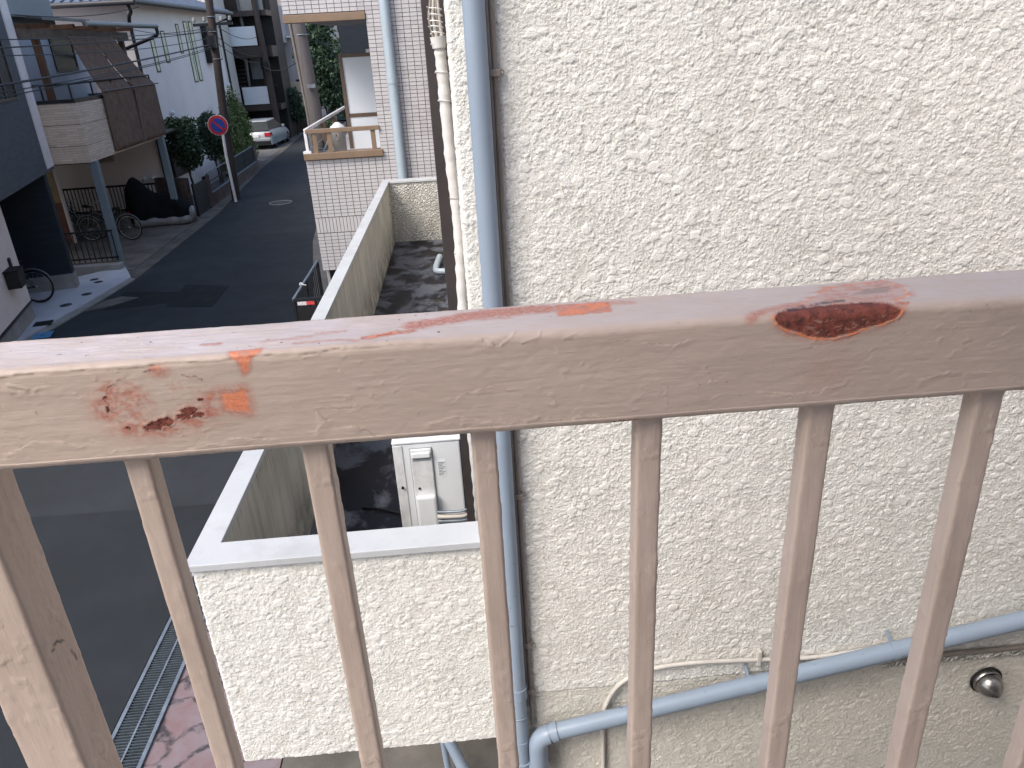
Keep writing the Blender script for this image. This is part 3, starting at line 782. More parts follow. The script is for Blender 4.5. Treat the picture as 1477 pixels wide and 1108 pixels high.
for i, (x, w) in enumerate(((-0.2595, 0.0185), (-0.1275, 0.020), (0.0, 0.019), (0.1275, 0.0205), (0.2625, 0.021), (0.398, 0.022), (0.527, 0.021), (0.655, 0.021), (0.785, 0.021), (-0.56, 0.02), (-0.69, 0.02))):
    o = link('baluster', bar_mesh(w, 0.019, 3.13, 4.0355, 200 + 11 * i), M['baluster'], rail, (x, 0.5225, 0))
CRACK = [(-0.010, 3.845), (-0.0015, 3.8485), (0.003, 3.8435), (0.0115, 3.838), (0.0115, 3.8285), (0.0155, 3.809)]
o = link('post', bar_mesh(0.051, 0.050, 3.0, 4.0355, 401, 0.004, CRACK), M['baluster'], rail, (-0.4055, 0.537, 0))
b = MB(); b.box(-1.15, 1.9, 0.511, 0.536, 3.1, 3.13); part('bottom_rail', b, M['baluster'], rail, 0.002)

# ================================================================== NEIGHBOUR'S WHITE STUCCO HOUSE
WX, WY = -0.015, 2.2
nb = thing('stucco_house', 'white stucco neighbour house with walled balcony and blue grey pipes on its wall', 'house', (0, 0, 0))
def stucco_sheet(name, x0, x1, y, z0, z1, side, step, seed, zj=None, r=0.012):
    ss = np.arange(-side, x1 - x0 + step, step)
    zs = np.arange(z0, z1 + step, step)
    Sg, Zg = np.meshgrid(ss, zs, indexing='ij')
    h = stucco(Sg, Zg, seed)
    q = r * math.pi / 2
    a = np.clip((Sg + q) / q, 0, 1) * math.pi / 2     # 0 on the side face, pi/2 on the front face
    X = np.where(Sg <= -q, x0, np.where(Sg < 0, x0 + r - r * np.cos(a), x0 + r + Sg))
    Y = np.where(Sg <= -q, y + r + (-q - Sg), np.where(Sg < 0, y + r - r * np.sin(a), y))
    nx, ny = -np.cos(a), -np.sin(a)
    band = np.zeros(Sg.shape)
    hh_ = h.copy()
    if zj is not None:
        zl = zj + 0.003 * (fbm(Sg / 0.05, Zg * 0, 5) - 0.5)
        band = sstep(0.004, -0.004, Zg - zl)
        hh_ = h * (1 - 0.12 * band) - 0.004 * band
        hh_ -= 0.003 * sstep(0.006, 0.0, np.abs(Zg - zl)) * sstep(0.3, 0.6, fbm(Sg / 0.08, Zg * 0, 8))
    crevice_shade = sstep(0.0015, 0.0, h)  # low spots of the coat, where the shade is painted
    Q = np.stack([X + nx * hh_, Y + ny * hh_, Zg], -1)
    me = grid_mesh(name, Q)
    attr(me, 'band', band); attr(me, 'crevice_shade', crevice_shade)
    return me
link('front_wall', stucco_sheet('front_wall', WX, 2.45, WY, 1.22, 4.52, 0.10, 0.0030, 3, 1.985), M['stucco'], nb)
b = MB()
b.box(WX + 0.006, 8, WY + 0.008, 11.0, 0.0, 5.7)
part('wall_core', b, M['stucco_flat'], nb)
b = MB(); b.box(WX - 0.25, 8.2, WY - 0.3, 11.3, 5.7, 5.85); part('eave', b, M['house_white'], nb)
# balcony parapet
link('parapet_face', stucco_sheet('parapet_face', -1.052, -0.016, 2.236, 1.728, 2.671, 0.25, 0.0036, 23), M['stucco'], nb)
b = MB()
b.box(-1.044, -0.018, 2.246, 2.340, 1.738, 2.671)
b.box(-1.046, -0.985, 2.341, 10.20, 1.74, 2.671)
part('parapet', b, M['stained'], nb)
b = MB(); b.box(-0.984, -0.0165, 10.185, 10.31, 1.74, 2.671); part('end_parapet', b, M['stucco_flat'], nb)
b = MB()
b.prism([(-1.067, 2.218), (-0.0175, 2.218), (-0.0175, 2.349), (-0.973, 2.349), (-0.973, 10.168), (-0.0175, 10.168), (-0.0175, 10.33), (-1.067, 10.33)], 2.672, 2.700)
part('coping', b, M['coping'], nb, 0.003)
b = MB(); b.box(-0.984, -0.0165, 2.341, 10.184, 1.76, 1.90); part('balcony_floor', b, M['wet_floor'], nb)
# bronze sliding door frame on the balcony side
b = MB(); b.box(-0.112, -0.017, 3.2, 3.29, 1.902, 5.69); part('door_frame', b, M['bronze'], nb, 0.003)
b = MB(); b.box(-0.055, -0.018, 3.295, 5.0, 1.95, 4.6); part('door_panel', b, M['window_dark'], nb)
# narrow ledge of render low on the wall with a thin pipe under it
b = MB(); b.tube([(1.52, 2.186, 2.005), (1.9, 2.186, 2.003), (2.3, 2.186, 2.008), (2.7, 2.186, 2.006)], 0.010, 8); part('ledge_pipe', b, M['conduit'], nb)
b = MB(); b.box(1.50, 2.7, 2.189, 2.21, 1.957, 1.990); part('render_ledge', b, M['stucco_flat'], nb, 0.004)

# downpipe
dp = thing('downpipe', 'vertical blue grey rain downpipe at the corner of the white stucco wall', 'pipe', (0.057, 2.155, 0))
b = MB(); b.tube([(0, 0, 5.69), (0, 0, 5), (0, 0, 2.06)], 0.0295, 28); part('pipe', b, M['pipe'], dp)
b = MB(); b.tube([(0.001, 0, 2.075), (0.001, 0, 2.02)], 0.0325, 28); part('coupling', b, M['pipe'], dp, 0.001)
b = MB(); b.tube([(0, 0, 2.03), (0, 0, 1.68)], 0.0285, 28); part('lower_pipe', b, M['pipe'], dp)
b = MB(); b.tube([(0, 0, 1.80), (0, 0, 1.775)], 0.0305, 28); part('joint_ring', b, M['pipe'], dp)
b = MB(); b.tube([(0, 0, 1.685), (0, 0, 1.60)], 0.034, 24); b.tube([(0.062, -0.005, 1.68), (0.062, -0.005, 1.60)], 0.044, 24); b.tube([(0, 0, 1.60), (0.03, 0, 1.5), (0.03, 0, 0.05)], 0.036, 20); part('branch_fitting', b, M['pipe'], dp)
for z in (1.93, 3.35, 4.9):
    b = MB(); b.ring((0, 0, z), (0, 0, 1), 0.0305, 0.0025, 24, 6); b.box(-0.008, 0.008, 0.02, 0.047, z - 0.008, z + 0.008); part('bracket', b, M['steel'], dp)

dr = thing('drain_pipe', 'sloping blue grey drain pipe crossing the lower white wall', 'pipe', (0, 2.135, 0))
p_el = [(0.122, 0, 1.60), (0.122, 0, 1.775)]
arc = [(0.122 + 0.055 * (1 - math.cos(a)), 0, 1.775 + 0.055 * math.sin(a) + 0.006 * math.sin(a)) for a in np.linspace(0.15, math.pi / 2 * 0.9, 7)]
b = MB(); b.tube(p_el + arc, 0.0375, 24); part('elbow', b, M['pipe'], dr)
s0, s1 = Vector((0.165, 0, 1.838)), Vector((2.9, 0, 2.372))
b = MB(); b.tube([s0, s0.lerp(s1, 0.5), s1], 0.0335, 28); part('pipe', b, M['pipe'], dr)
dirp = (s1 - s0).normalized()
b = MB(); b.tube([s0 + dirp * 0.01, s0 + dirp * 0.035], 0.0385, 24); part('elbow_collar', b, M['pipe'], dr)
for L in (0.80, 1.36, 2.1):
    q = s0 + dirp * L
    b = MB(); b.tube([q - dirp * 0.012, q + dirp * 0.012], 0.0355, 24); b.bar(q + Vector((0, 0.02, 0.01)), q + Vector((-0.01, 0.058, 0.05)), 0.012, 0.005); part('hanger', b, M['pipe'], dr)

cd = thing('conduit', 'taupe cable conduit clipped to the wall right beside the downpipe', 'conduit', (0, 0, 0))
b = MB()
b.tube([(0.103, 2.184, 5.68), (0.103, 2.184, 4.3), (0.100, 2.184, 3.4), (0.103, 2.184, 2.6), (0.106, 2.184, 1.84)], 0.0085, 10)
part('outer_tube', b, M['conduit'], cd)
b = MB(); b.tube([(0.0895, 2.179, 5.68), (0.0895, 2.179, 4.3), (0.088, 2.179, 3.0), (0.091, 2.179, 1.95)], 0.006, 8); part('inner_tube', b, M['conduit'], cd)
for z in (4.22, 3.55, 2.9, 2.25, 2.02):
    b = MB(); b.box(0.082, 0.116, 2.168, 2.199, z - 0.009, z + 0.009); b.ring((0.121, 2.186, z), (0, 1, 0), 0.006, 0.002, 12, 5); part('clip', b, M['conduit'], cd, 0.002)

cb = thing('wall_cable', 'off white cable curving up the wall and behind the drain pipe', 'cable', (0, 0, 0))
def smooth_path(pts, k=6):
    pts = [Vector(p) for p in pts]
    out = []
    for i in range(len(pts) - 1):
        p0, p1, p2, p3 = pts[max(i - 1, 0)], pts[i], pts[i + 1], pts[min(i + 2, len(pts) - 1)]
        for j in range(k):
            t_ = j / k
            out.append(0.5 * ((2 * p1) + (p2 - p0) * t_ + (2 * p0 - 5 * p1 + 4 * p2 - p3) * t_ ** 2 + (3 * p1 - p0 - 3 * p2 + p3) * t_ ** 3))
    out.append(pts[-1])
    return out
b = MB(); b.tube(smooth_path([(0.385, 2.186, 1.0), (0.386, 2.186, 1.65), (0.388, 2.185, 1.83), (0.405, 2.182, 1.93), (0.46, 2.180, 2.02), (0.57, 2.180, 2.073), (0.75, 2.182, 2.083), (1.0, 2.182, 2.068), (1.2, 2.182, 2.055), (1.45, 2.182, 2.075), (1.9, 2.184, 2.16)]), 0.0085, 10)
part('sheath', b, M['cable_white'], cb)
b = MB(); b.box(0.985, 1.0, 2.172, 2.195, 2.045, 2.115); part('clip', b, M['cable_white'], cb, 0.002)

vc = thing('vent_cap', 'stainless steel bullet shaped vent cap on the lower white wall', 'vent', (1.955, 2.197, 1.832))
b = MB(); b.lathe([(0.030, 0.0), (0.056, 0.0), (0.058, 0.010), (0.052, 0.018)], (0, 0, 0), (0, -1, 0), 28); part('flange', b, M['stainless'], vc)
b = MB(); b.lathe([(0.051, 0.016), (0.050, 0.028), (0.046, 0.042), (0.036, 0.057), (0.020, 0.072), (0.004, 0.083), (0.0005, 0.084)], (0, 0, 0), Vector((0.05, -1, -0.12)), 32); part('hood', b, M['stainless'], vc)
b = MB(); b.ring((-0.002, -0.004, 0.004), (0, 1, 0), 0.061, 0.005, 28, 6); part('sealant', b, M['black'], vc)

# wrapped refrigerant pipe
wp = thing('wrapped_pipe', 'white tape wrapped air conditioner pipe with loose ties hanging by the wall corner', 'pipe', (0, 0, 0))
path = smooth_path([(-0.046, 2.62, 4.315), (-0.043, 2.62, 4.20), (-0.040, 2.62, 3.95), (-0.032, 2.62, 3.72), (-0.039, 2.62, 3.45), (-0.046, 2.64, 3.1), (-0.045, 2.8, 2.6), (-0.05, 3.05, 2.2), (-0.06, 3.3, 2.05)], 14)
rs = [0.0188 + 0.0016 * math.sin(i * 1.9) + random.uniform(-0.001, 0.001) for i in range(len(path))]
b = MB(); b.tube(path, rs, 14); part('wrap', b, M['tape'], wp)
for k, dx in enumerate((-0.012, -0.003, 0.007, 0.012)):
    b = MB(); b.tube(smooth_path([(-0.046 + dx, 2.62 - 0.006 * (k % 2), 4.30), (-0.054 + dx * 1.25, 2.612, 4.37), (-0.050 + dx * 0.8, 2.615, 4.43), (-0.047 + dx, 2.62, 4.55), (-0.047 + dx, 2.62, 5.3)]), 0.0052, 8)
    part('bare_pipe', b, M['cable_white'] if k % 2 else M['conduit'], wp)
for k, (z, dx) in enumerate(((4.395, 0), (4.378, 0), (4.36, 0), (4.345, 0), (4.328, 0.002), (4.30, 0.002), (4.215, 0.004), (4.13, 0.006))):
    b = MB(); b.ring((-0.049 + dx, 2.617, z), (0.15, 0.1, 1), 0.0200, 0.0016, 18, 5)
    b.bar((-0.067 + dx, 2.607, z), (-0.067 + dx - random.uniform(0.002, 0.009), 2.60, z + random.uniform(-0.004, 0.012)), 0.003, 0.0012)
    part('cable_tie', b, M['white_paint'], wp)
b = MB(); b.tube([(-0.048, 2.615, 4.318), (-0.046, 2.615, 4.285)], [0.025, 0.021], 12); part('tape_end', b, M['tape'], wp)
for z in (3.82, 3.63):
    b = MB(); b.ring((-0.036, 2.62, z), (0.05, 0, 1), 0.0188, 0.0015, 18, 5); part('tape_edge', b, M['conduit'], wp)

# air conditioner outdoor unit on the balcony floor
ac = thing('air_conditioner', 'white air conditioner outdoor unit with valve cover standing on the dark balcony floor', 'air conditioner', (-0.458, 3.4, 1.9))
b = MB(); b.box(0.0, 0.335, 0, 0.80, 0.035, 0.575); part('casing', b, M['ac_white'], ac, 0.008)
b = MB(); b.box(-0.006, 0.341, -0.006, 0.806, 0.5755, 0.592); part('top_lid', b, M['ac_white'], ac, 0.006)
b = MB(); b.box(-0.004, 0.045, -0.005, 0.02, 0.04, 0.57); part('front_edge', b, M['ac_grime'], ac, 0.003)
b = MB(); b.box(0.076, 0.196, -0.004, 0.01, 0.06, 0.552); part('cover_recess', b, M['ac_grey'], ac, 0.012)
b = MB(); b.box(0.081, 0.191, -0.013, 0.0, 0.05, 0.547); part('valve_cover', b, M['ac_grime'], ac, 0.012)
b = MB(); b.box(0.086, 0.192, -0.045, -0.0135, 0.03, 0.285); part('valve_hood', b, M['ac_white'], ac, 0.014)
b = MB(); b.box(0.088, 0.184, -0.026, -0.0135, 0.500, 0.533); part('handle', b, M['ac_white'], ac, 0.007)
b = MB(); b.box(0.092, 0.180, -0.0145, -0.0132, 0.480, 0.499); part('handle_shadow_gap', b, M['ac_grey'], ac)
b = MB(); b.box(0.213, 0.253, -0.0012, 0.0, 0.375, 0.468); part('rating_label', b, M['panel_white'], ac)
b = MB()
for k in range(9): b.box(0.216, 0.216 + (0.02 + 0.014 * ((k * 7) % 3) / 2), -0.0022, -0.0012, 0.382 + k * 0.009, 0.386 + k * 0.009)
part('label_print', b, M['print_grey'], ac)
for x, z in ((0.024, 0.33), (0.11, 0.32)):
    b = MB(); b.cyl((x, -0.018, z), (x, 0.0, z), 0.006, 10); part('screw', b, M['black'], ac)
for x, y in ((0.02, 0.12), (0.02, 0.6)):
    b = MB(); b.box(x, 0.33, y, y + 0.05, 0.0, 0.034); part('foot', b, M['steel'], ac)
acp = thing('refrigerant_hoses', 'bundle of grey refrigerant hoses running from the air conditioner to the house wall', 'hoses', (0, 0, 1.9))
for k in range(4):
    z = 0.09 + 0.035 * k
    b = MB(); b.tube(smooth_path([(-0.265, 3.375 - 0.01 * k, z), (-0.20, 3.355 - 0.012 * k, z + 0.012), (-0.12, 3.345 - 0.01 * k, z + 0.02), (-0.045, 3.36, z + 0.06), (-0.035, 3.37, z + 0.3)]), 0.012 if k < 3 else 0.007, 9); part('hose', b, M['steel'] if k % 2 else M['cable_white'], acp)
fc = thing('drain_hose', 'thin black hose lying across the wet balcony floor', 'hose', (0, 0, 1.908))
b = MB(); b.tube(smooth_path([(-0.72, 3.74, 0), (-0.62, 3.71, 0), (-0.52, 3.66, 0), (-0.44, 3.62, 0.01)]), 0.007, 8); part('tube', b, M['black'], fc)
lp = thing('floor_pipe_stub', 'short pale blue bent pipe stub on the far balcony floor', 'pipe', (0, 0, 1.94))
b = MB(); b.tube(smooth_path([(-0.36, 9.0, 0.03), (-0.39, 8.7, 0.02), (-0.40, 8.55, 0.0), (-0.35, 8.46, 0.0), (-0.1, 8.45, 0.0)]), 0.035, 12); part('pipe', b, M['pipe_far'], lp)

# gate of the stucco house beside the road
gt = thing('side_gate', 'low black metal gate with a red and white sticker below the stucco parapet', 'gate', (-2.625, 10.9, 0))
b = MB(); b.box(-0.015, 0.015, 0, 2.15, 0.975, 1.005); part('top_rail', b, M['steel'], gt)
b = MB(); b.box(0, 0.9, -0.015, 0.015, 0.955, 1.0); part('front_rail', b, M['steel_dark'], gt)
for x, y in ((0, 0), (0, 1.05), (0, 2.15), (0.3, 0.0)):
    b = MB(); b.box(x - 0.02, x + 0.02, y - 0.02, y + 0.02, 0, 0.97); part('post', b, M['steel_dark'], gt)
for k in range(14):
    b = MB(); b.box(-0.008, 0.008, 0.10 + k * 0.145, 0.13 + k * 0.145, 0.1, 0.974); part('bar', b, M['steel_dark'], gt)
b = MB(); b.box(0.021, 0.28, -0.01, 0.01, 0.06, 0.86); part('panel', b, M['black'], gt)
b = MB(); b.box(0.055, 0.185, -0.022, -0.0155, 0.90, 0.952); part('sticker', b, M['sticker_white'], gt)
b = MB(); b.box(0.186, 0.30, -0.022, -0.0155, 0.90, 0.952); part('sticker', b, M['sticker_red'], gt, label='red half of the sticker')
b = MB(); b.ring((-0.01, 0.72, 1.0), (0.3, 1, 0.2), 0.03, 0.008, 14, 5); b.bar((-0.03, 0.7, 1.02), (0.07, 0.68, 1.0), 0.02, 0.006); part('tied_tape', b, M['white_paint'], gt)

# ================================================================== TILED APARTMENT BLOCK
tb = thing('tiled_building', 'pinkish grey tiled apartment block with a brown railed corner balcony', 'building', (-2.345, 12.0, 0))
TX = 2.05
b = MB()
b.box(0.004, 6.0, 0.007, 0.16, 1.09, 2.80)
b.box(1.138, 6.0, 0.007, 0.16, 2.8005, 5.9)
b.box(0.004, 1.137, 0.007, 0.16, 4.75, 5.9)
part('grout_wall', b, M['grout'], tb)
b = MB(); b.box(1.16, 6.0, 0.165, 9.5, 0.0, 5.9); b.box(0.02, 1.155, 0.165, 4.4, 2.55, 2.79); b.box(0.01, 1.155, 0.165, 4.4, 4.76, 5.9); b.box(0.02, 1.155, 0.165, 4.4, 0.0, 2.54)
part('wall', b, M['tile_b'], tb)
b = MB(); b.box(0.08, 6.0, 0.09, 0.16, 0.0, 1.085); part('base_recess', b, M['black'], tb)
PX, PZ = 0.1035, 0.0535
tl = MB(); tl.box(0, 0.0955, 0.0, 0.011, 0, 0.0465); tile_me = tl.mesh('tile'); tile_me.materials.append(M['tile'])
tl = MB(); tl.box(0, 0.0955, 0.0, 0.011, 0, 0.0465); tile_mb = tl.mesh('tile'); tile_mb.materials.append(M['tile_b'])
tl = MB(); tl.box(0, 0.0465, 0.0, 0.011, 0, 0.228); soldier = tl.mesh('tile'); soldier.materials.append(M['tile'])
cand = []
z = 1.10
while z < 1.66:
    cand += [(i * PX + 0.004, z, 0) for i in range(22)]; z += PZ
cand += [(i * 0.0535 + 0.004, 1.695, 2) for i in range(42)]
z = 1.935
while z < 1.935 + 15.5 * PZ:
    cand += [(i * PX + 0.004, z, 0) for i in range(22)]; z += PZ
cand += [(i * PX + 0.004, z, 0) for i in range(11, 22)]
z = 1.935 + 17 * PZ
while z < 5.3:
    cand += [(i * PX + 0.004, z, 0) for i in range(11, 22)]
    if z > 4.76: cand += [(i * PX + 0.004, z, 0) for i in range(11)]
    z += PZ
def seen(lx, z):
    x = lx - 2.345 + 0.05
    if x > -0.30 or z > 4.92: return False
    t_ = 1.06 / abs(x)
    if t_ * 12 < 10.3: return 4.3 + (z - 4.3) * t_ > 2.7
    return 4.3 + (z - 4.3) * 0.858 > 2.70
vis = [c_ for c_ in cand if seen(c_[0], c_[1])]
vis.sort(key=lambda c_: -(c_[1] > 2.0) * 0 + math.hypot(c_[0] - 2.3, (c_[1] - 4.3)))
top = vis[:300]
tset = set(top)
for c_ in top:
    o = link('tile', soldier if c_[2] == 2 else (tile_mb if random.random() < 0.3 else tile_me), None, tb, (c_[0], -0.004 + random.uniform(-0.0007, 0.0007), c_[1]))
b = MB()
for c_ in cand:
    if c_ in tset: continue
    w, h = (0.0465, 0.228) if c_[2] == 2 else (0.0955, 0.0465)
    b.box(c_[0], c_[0] + w, -0.004, 0.0065, c_[1], c_[1] + h)
part('tile_field', b, M['tile'], tb, kind='stuff')
b = MB(); b.box(-0.01, 1.165, -0.06, 0.16, 2.801, 2.895); part('ledge', b, M['balcony_brown'], tb, 0.006)
b = MB(); b.box(-0.008, 1.136, -0.03, 0.30, 4.655, 4.755); part('lintel', b, M['balcony_brown'], tb, 0.005)
b = MB(); b.box(0.0, 1.136, 0.305, 4.4, 4.70, 4.755); part('soffit', b, M['grey_wall'], tb)
b = MB(); b.box(0.06, 1.150, -0.04, 0.02, 3.175, 3.236); part('front_rail', b, M['balcony_brown'], tb, 0.006)
for x in (0.18, 0.40, 1.045):
    b = MB(); b.box(x - 0.032, x + 0.032, -0.02, 0.03, 2.896, 3.174); part('rail_post', b, M['balcony_brown'], tb)
for x, y in ((0.11, 1.3), (0.11, 2.6)):
    b = MB(); b.box(x - 0.04, x + 0.04, y, y + 0.06, 2.6, 3.2); part('rail_post', b, M['balcony_brown_dark'], tb)
b = MB(); b.box(0.04, 0.085, -0.03, 4.4, 3.195, 3.245); part('side_rail', b, M['white_paint'], tb, 0.006)
b = MB(); b.box(0.035, 0.075, -0.03, 0.01, 2.93, 3.194); b.prism([(-0.01, -0.05), (0.11, -0.05), (0.09, 0.03), (0.01, 0.03)], 2.896, 2.93); part('corner_post', b, M['white_paint'], tb)
b = MB(); b.box(0.06, 0.07, 0.1, 4.3, 2.6, 2.95); part('side_panel', b, M['window_grey'], tb)
b = MB(); b.box(0.52, 0.575, 1.18, 1.26, 2.56, 4.22); b.box(0.576, 1.1375, 1.19, 1.25, 4.165, 4.22); b.box(0.576, 1.1375, 1.19, 1.25, 3.272, 3.33); part('partition_frame', b, M['balcony_brown_dark'], tb)
b = MB(); b.box(0.576, 1.1375, 1.20, 1.23, 3.331, 4.164); part('partition_panel', b, M['panel_white'], tb)
b = MB(); b.box(0.576, 1.1375, 1.20, 1.23, 2.56, 3.271); part('partition_panel', b, M['panel_white'], tb)
b = MB(); b.box(0.98, 1.14, 1.0, 1.1, 4.222, 4.27); part('light_box', b, M['white_paint'], tb)
bn = thing('balcony_bin', 'grey green tall bin behind the brown railing of the tiled block', 'bin', (-1.92, 12.75, 2.79))
b = MB(); b.lathe([(0.0, 0.0), (0.10, 0.0), (0.115, 0.36)], (0, 0, 0), n=16); part('bin_body', b, M['concrete'], bn)
b = MB(); b.lathe([(0.12, 0.36), (0.12, 0.39), (0.03, 0.46), (0, 0.46)], (0, 0, 0), n=16); part('lid', b, M['panel_white'], bn)
bt = thing('folded_rack', 'small folded drying rack lying behind the brown balcony railing', 'rack', (-2.1, 12.25, 2.79))
b = MB(); b.bar((-0.05, 0, 0.02), (0.09, 0.1, 0.26), 0.05, 0.012); b.bar((-0.08, 0.02, 0.14), (0.12, 0.06, 0.12), 0.012, 0.012); part('rack_frame', b, M['steel'], bt)
b = MB(); b.ring((0.22, 0.1, 0.28), (1, 0.6, 0), 0.05, 0.01, 14, 6); part('hose_reel', b, M['conduit'], bt)

dp2 = thing('tile_wall_downpipe', 'pale blue downpipe running down the tiled wall', 'pipe', (-0.925, 11.93, 0))
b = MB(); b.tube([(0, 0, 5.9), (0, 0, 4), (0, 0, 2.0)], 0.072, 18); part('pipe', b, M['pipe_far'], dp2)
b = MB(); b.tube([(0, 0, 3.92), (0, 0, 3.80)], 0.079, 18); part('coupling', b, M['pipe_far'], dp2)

# ================================================================== LEFT SIDE: DARK SIDED HOUSE
h1 = thing('dark_sided_house', 'house with dark grey upper siding over a pale ground floor and open entry', 'house', (-8.114, 14.034, 0), rot2(-14))
b = MB(); b.box(-5, 0.40, -6, 2.12, 2.42, 8); part('upper_wall', b, M['siding_dark'], h1)
for k in range(30):
    pass
b = MB(); b.box(-5.02, 0.42, 2.121, 2.67, 2.42, 8); part('corner_trim', b, M['trim_pale'], h1)
b = MB(); b.box(-5.0, 0.405, -6, 2.665, 2.36, 2.419); part('soffit', b, M['siding_dark'], h1)
b = MB(); b.box(-5, 0.0, -6, 0.0, 0.385, 2.359); part('ground_wall', b, M['wall_pale'], h1)
b = MB(); b.box(-5, 0.012, -6, 0.012, 0.335, 0.384); part('drip_strip', b, M['frame_black'], h1)
b = MB(); b.box(-5, -0.01, -6, -0.01, 0.0, 0.334); part('plinth', b, M['concrete'], h1)
b = MB(); b.box(-2.8, 0.36, 1.88, 2.10, 0.352, 2.359); part('entry_pillar', b, M['navy'], h1)
b = MB(); b.box(-2.8, 0.38, 1.86, 2.12, 0.0, 0.351); part('pillar_base', b, M['concrete'], h1, 0.01)
b = MB(); b.box(-2.9, -2.8, 0.0, 1.88, 0.0, 2.359); part('entry_back_wall', b, M['navy'], h1)
wf = MB(); wf.box(0.401, 0.43, -0.2, 1.46, 3.76, 3.80); wf.box(0.401, 0.43, 1.42, 1.46, 3.801, 5.0); wf.box(0.401, 0.43, 0.72, 0.76, 3.801, 5.0)
w_ = part('window', wf, M['frame_dark'], h1)
b = MB(); b.box(0.402, 0.412, -0.2, 1.42, 3.80, 5.0); part('pane', b, M['window_dark'], w_)
mb_ = thing('mail_box', 'black box mounted on the pale wall at the dark house entry', 'mailbox', (-8.114, 14.034, 0), rot2(-14))
b = MB(); b.box(0.01, 0.22, -1.0, -0.62, 0.85, 1.14); part('box_body', b, M['frame_black'], mb_, 0.01)
b = MB(); b.box(0.005, 0.23, -1.01, -0.61, 1.141, 1.16); part('lid', b, M['black'], mb_)
ic = thing('intercom', 'small black intercom plate on the pale entry wall', 'intercom', (-8.114, 14.034, 0), rot2(-14))
b = MB(); b.box(0.001, 0.03, -0.56, -0.46, 1.13, 1.29); part('plate', b, M['frame_black'], ic, 0.005)
F1 = lambda u, w: (-8.114 + math.cos(math.radians(-14)) * w + math.sin(math.radians(-14)) * u, 14.034 - math.sin(math.radians(-14)) * w + math.cos(math.radians(-14)) * u)
for (u, w, sx, sy, mat_, lab) in ((2.36, 0.62, 0.09, 0.06, 'hole_grey', 'round dark drain lid nearest the concrete step on the pale apron'), (2.1, 0.74, 0.09, 0.06, 'hole_grey', 'dark drain lid just in front of the one nearest the step'),
                                 (1.2, 0.66, 0.10, 0.07, 'hole_grey', 'small dark drain lid in the middle of the pale apron'), (0.56, 0.40, 0.11, 0.08, 'hole_grey', 'dark drain lid on the apron near the pale house wall'),
                                 (-0.5, 0.22, 0.15, 0.14, 'black', 'square black inspection lid beside the blue lid'), (-1.24, 0.36, 0.15, 0.17, 'blue_plastic', 'blue plastic water meter lid in the pale apron')):
    x, y = F1(u, w)
    ul = thing('inspection_cover', lab, 'lid', (x, y, 0.05), rot2(-14), 'lids set in the concrete apron')
    b = MB()
    b.box(-sx, sx, -sy, sy, 0, 0.006) if sx > 0.12 else b.lathe([(0, 0.006), (sx, 0.006), (sx, 0)], (0, 0, 0), n=18)
    part('lid_plate', b, M[mat_], ul)
    b = MB(); b.box(-0.03, 0.03, -0.008, 0.008, 0.006, 0.011); part('lift_slot', b, M['steel_dark'], ul)

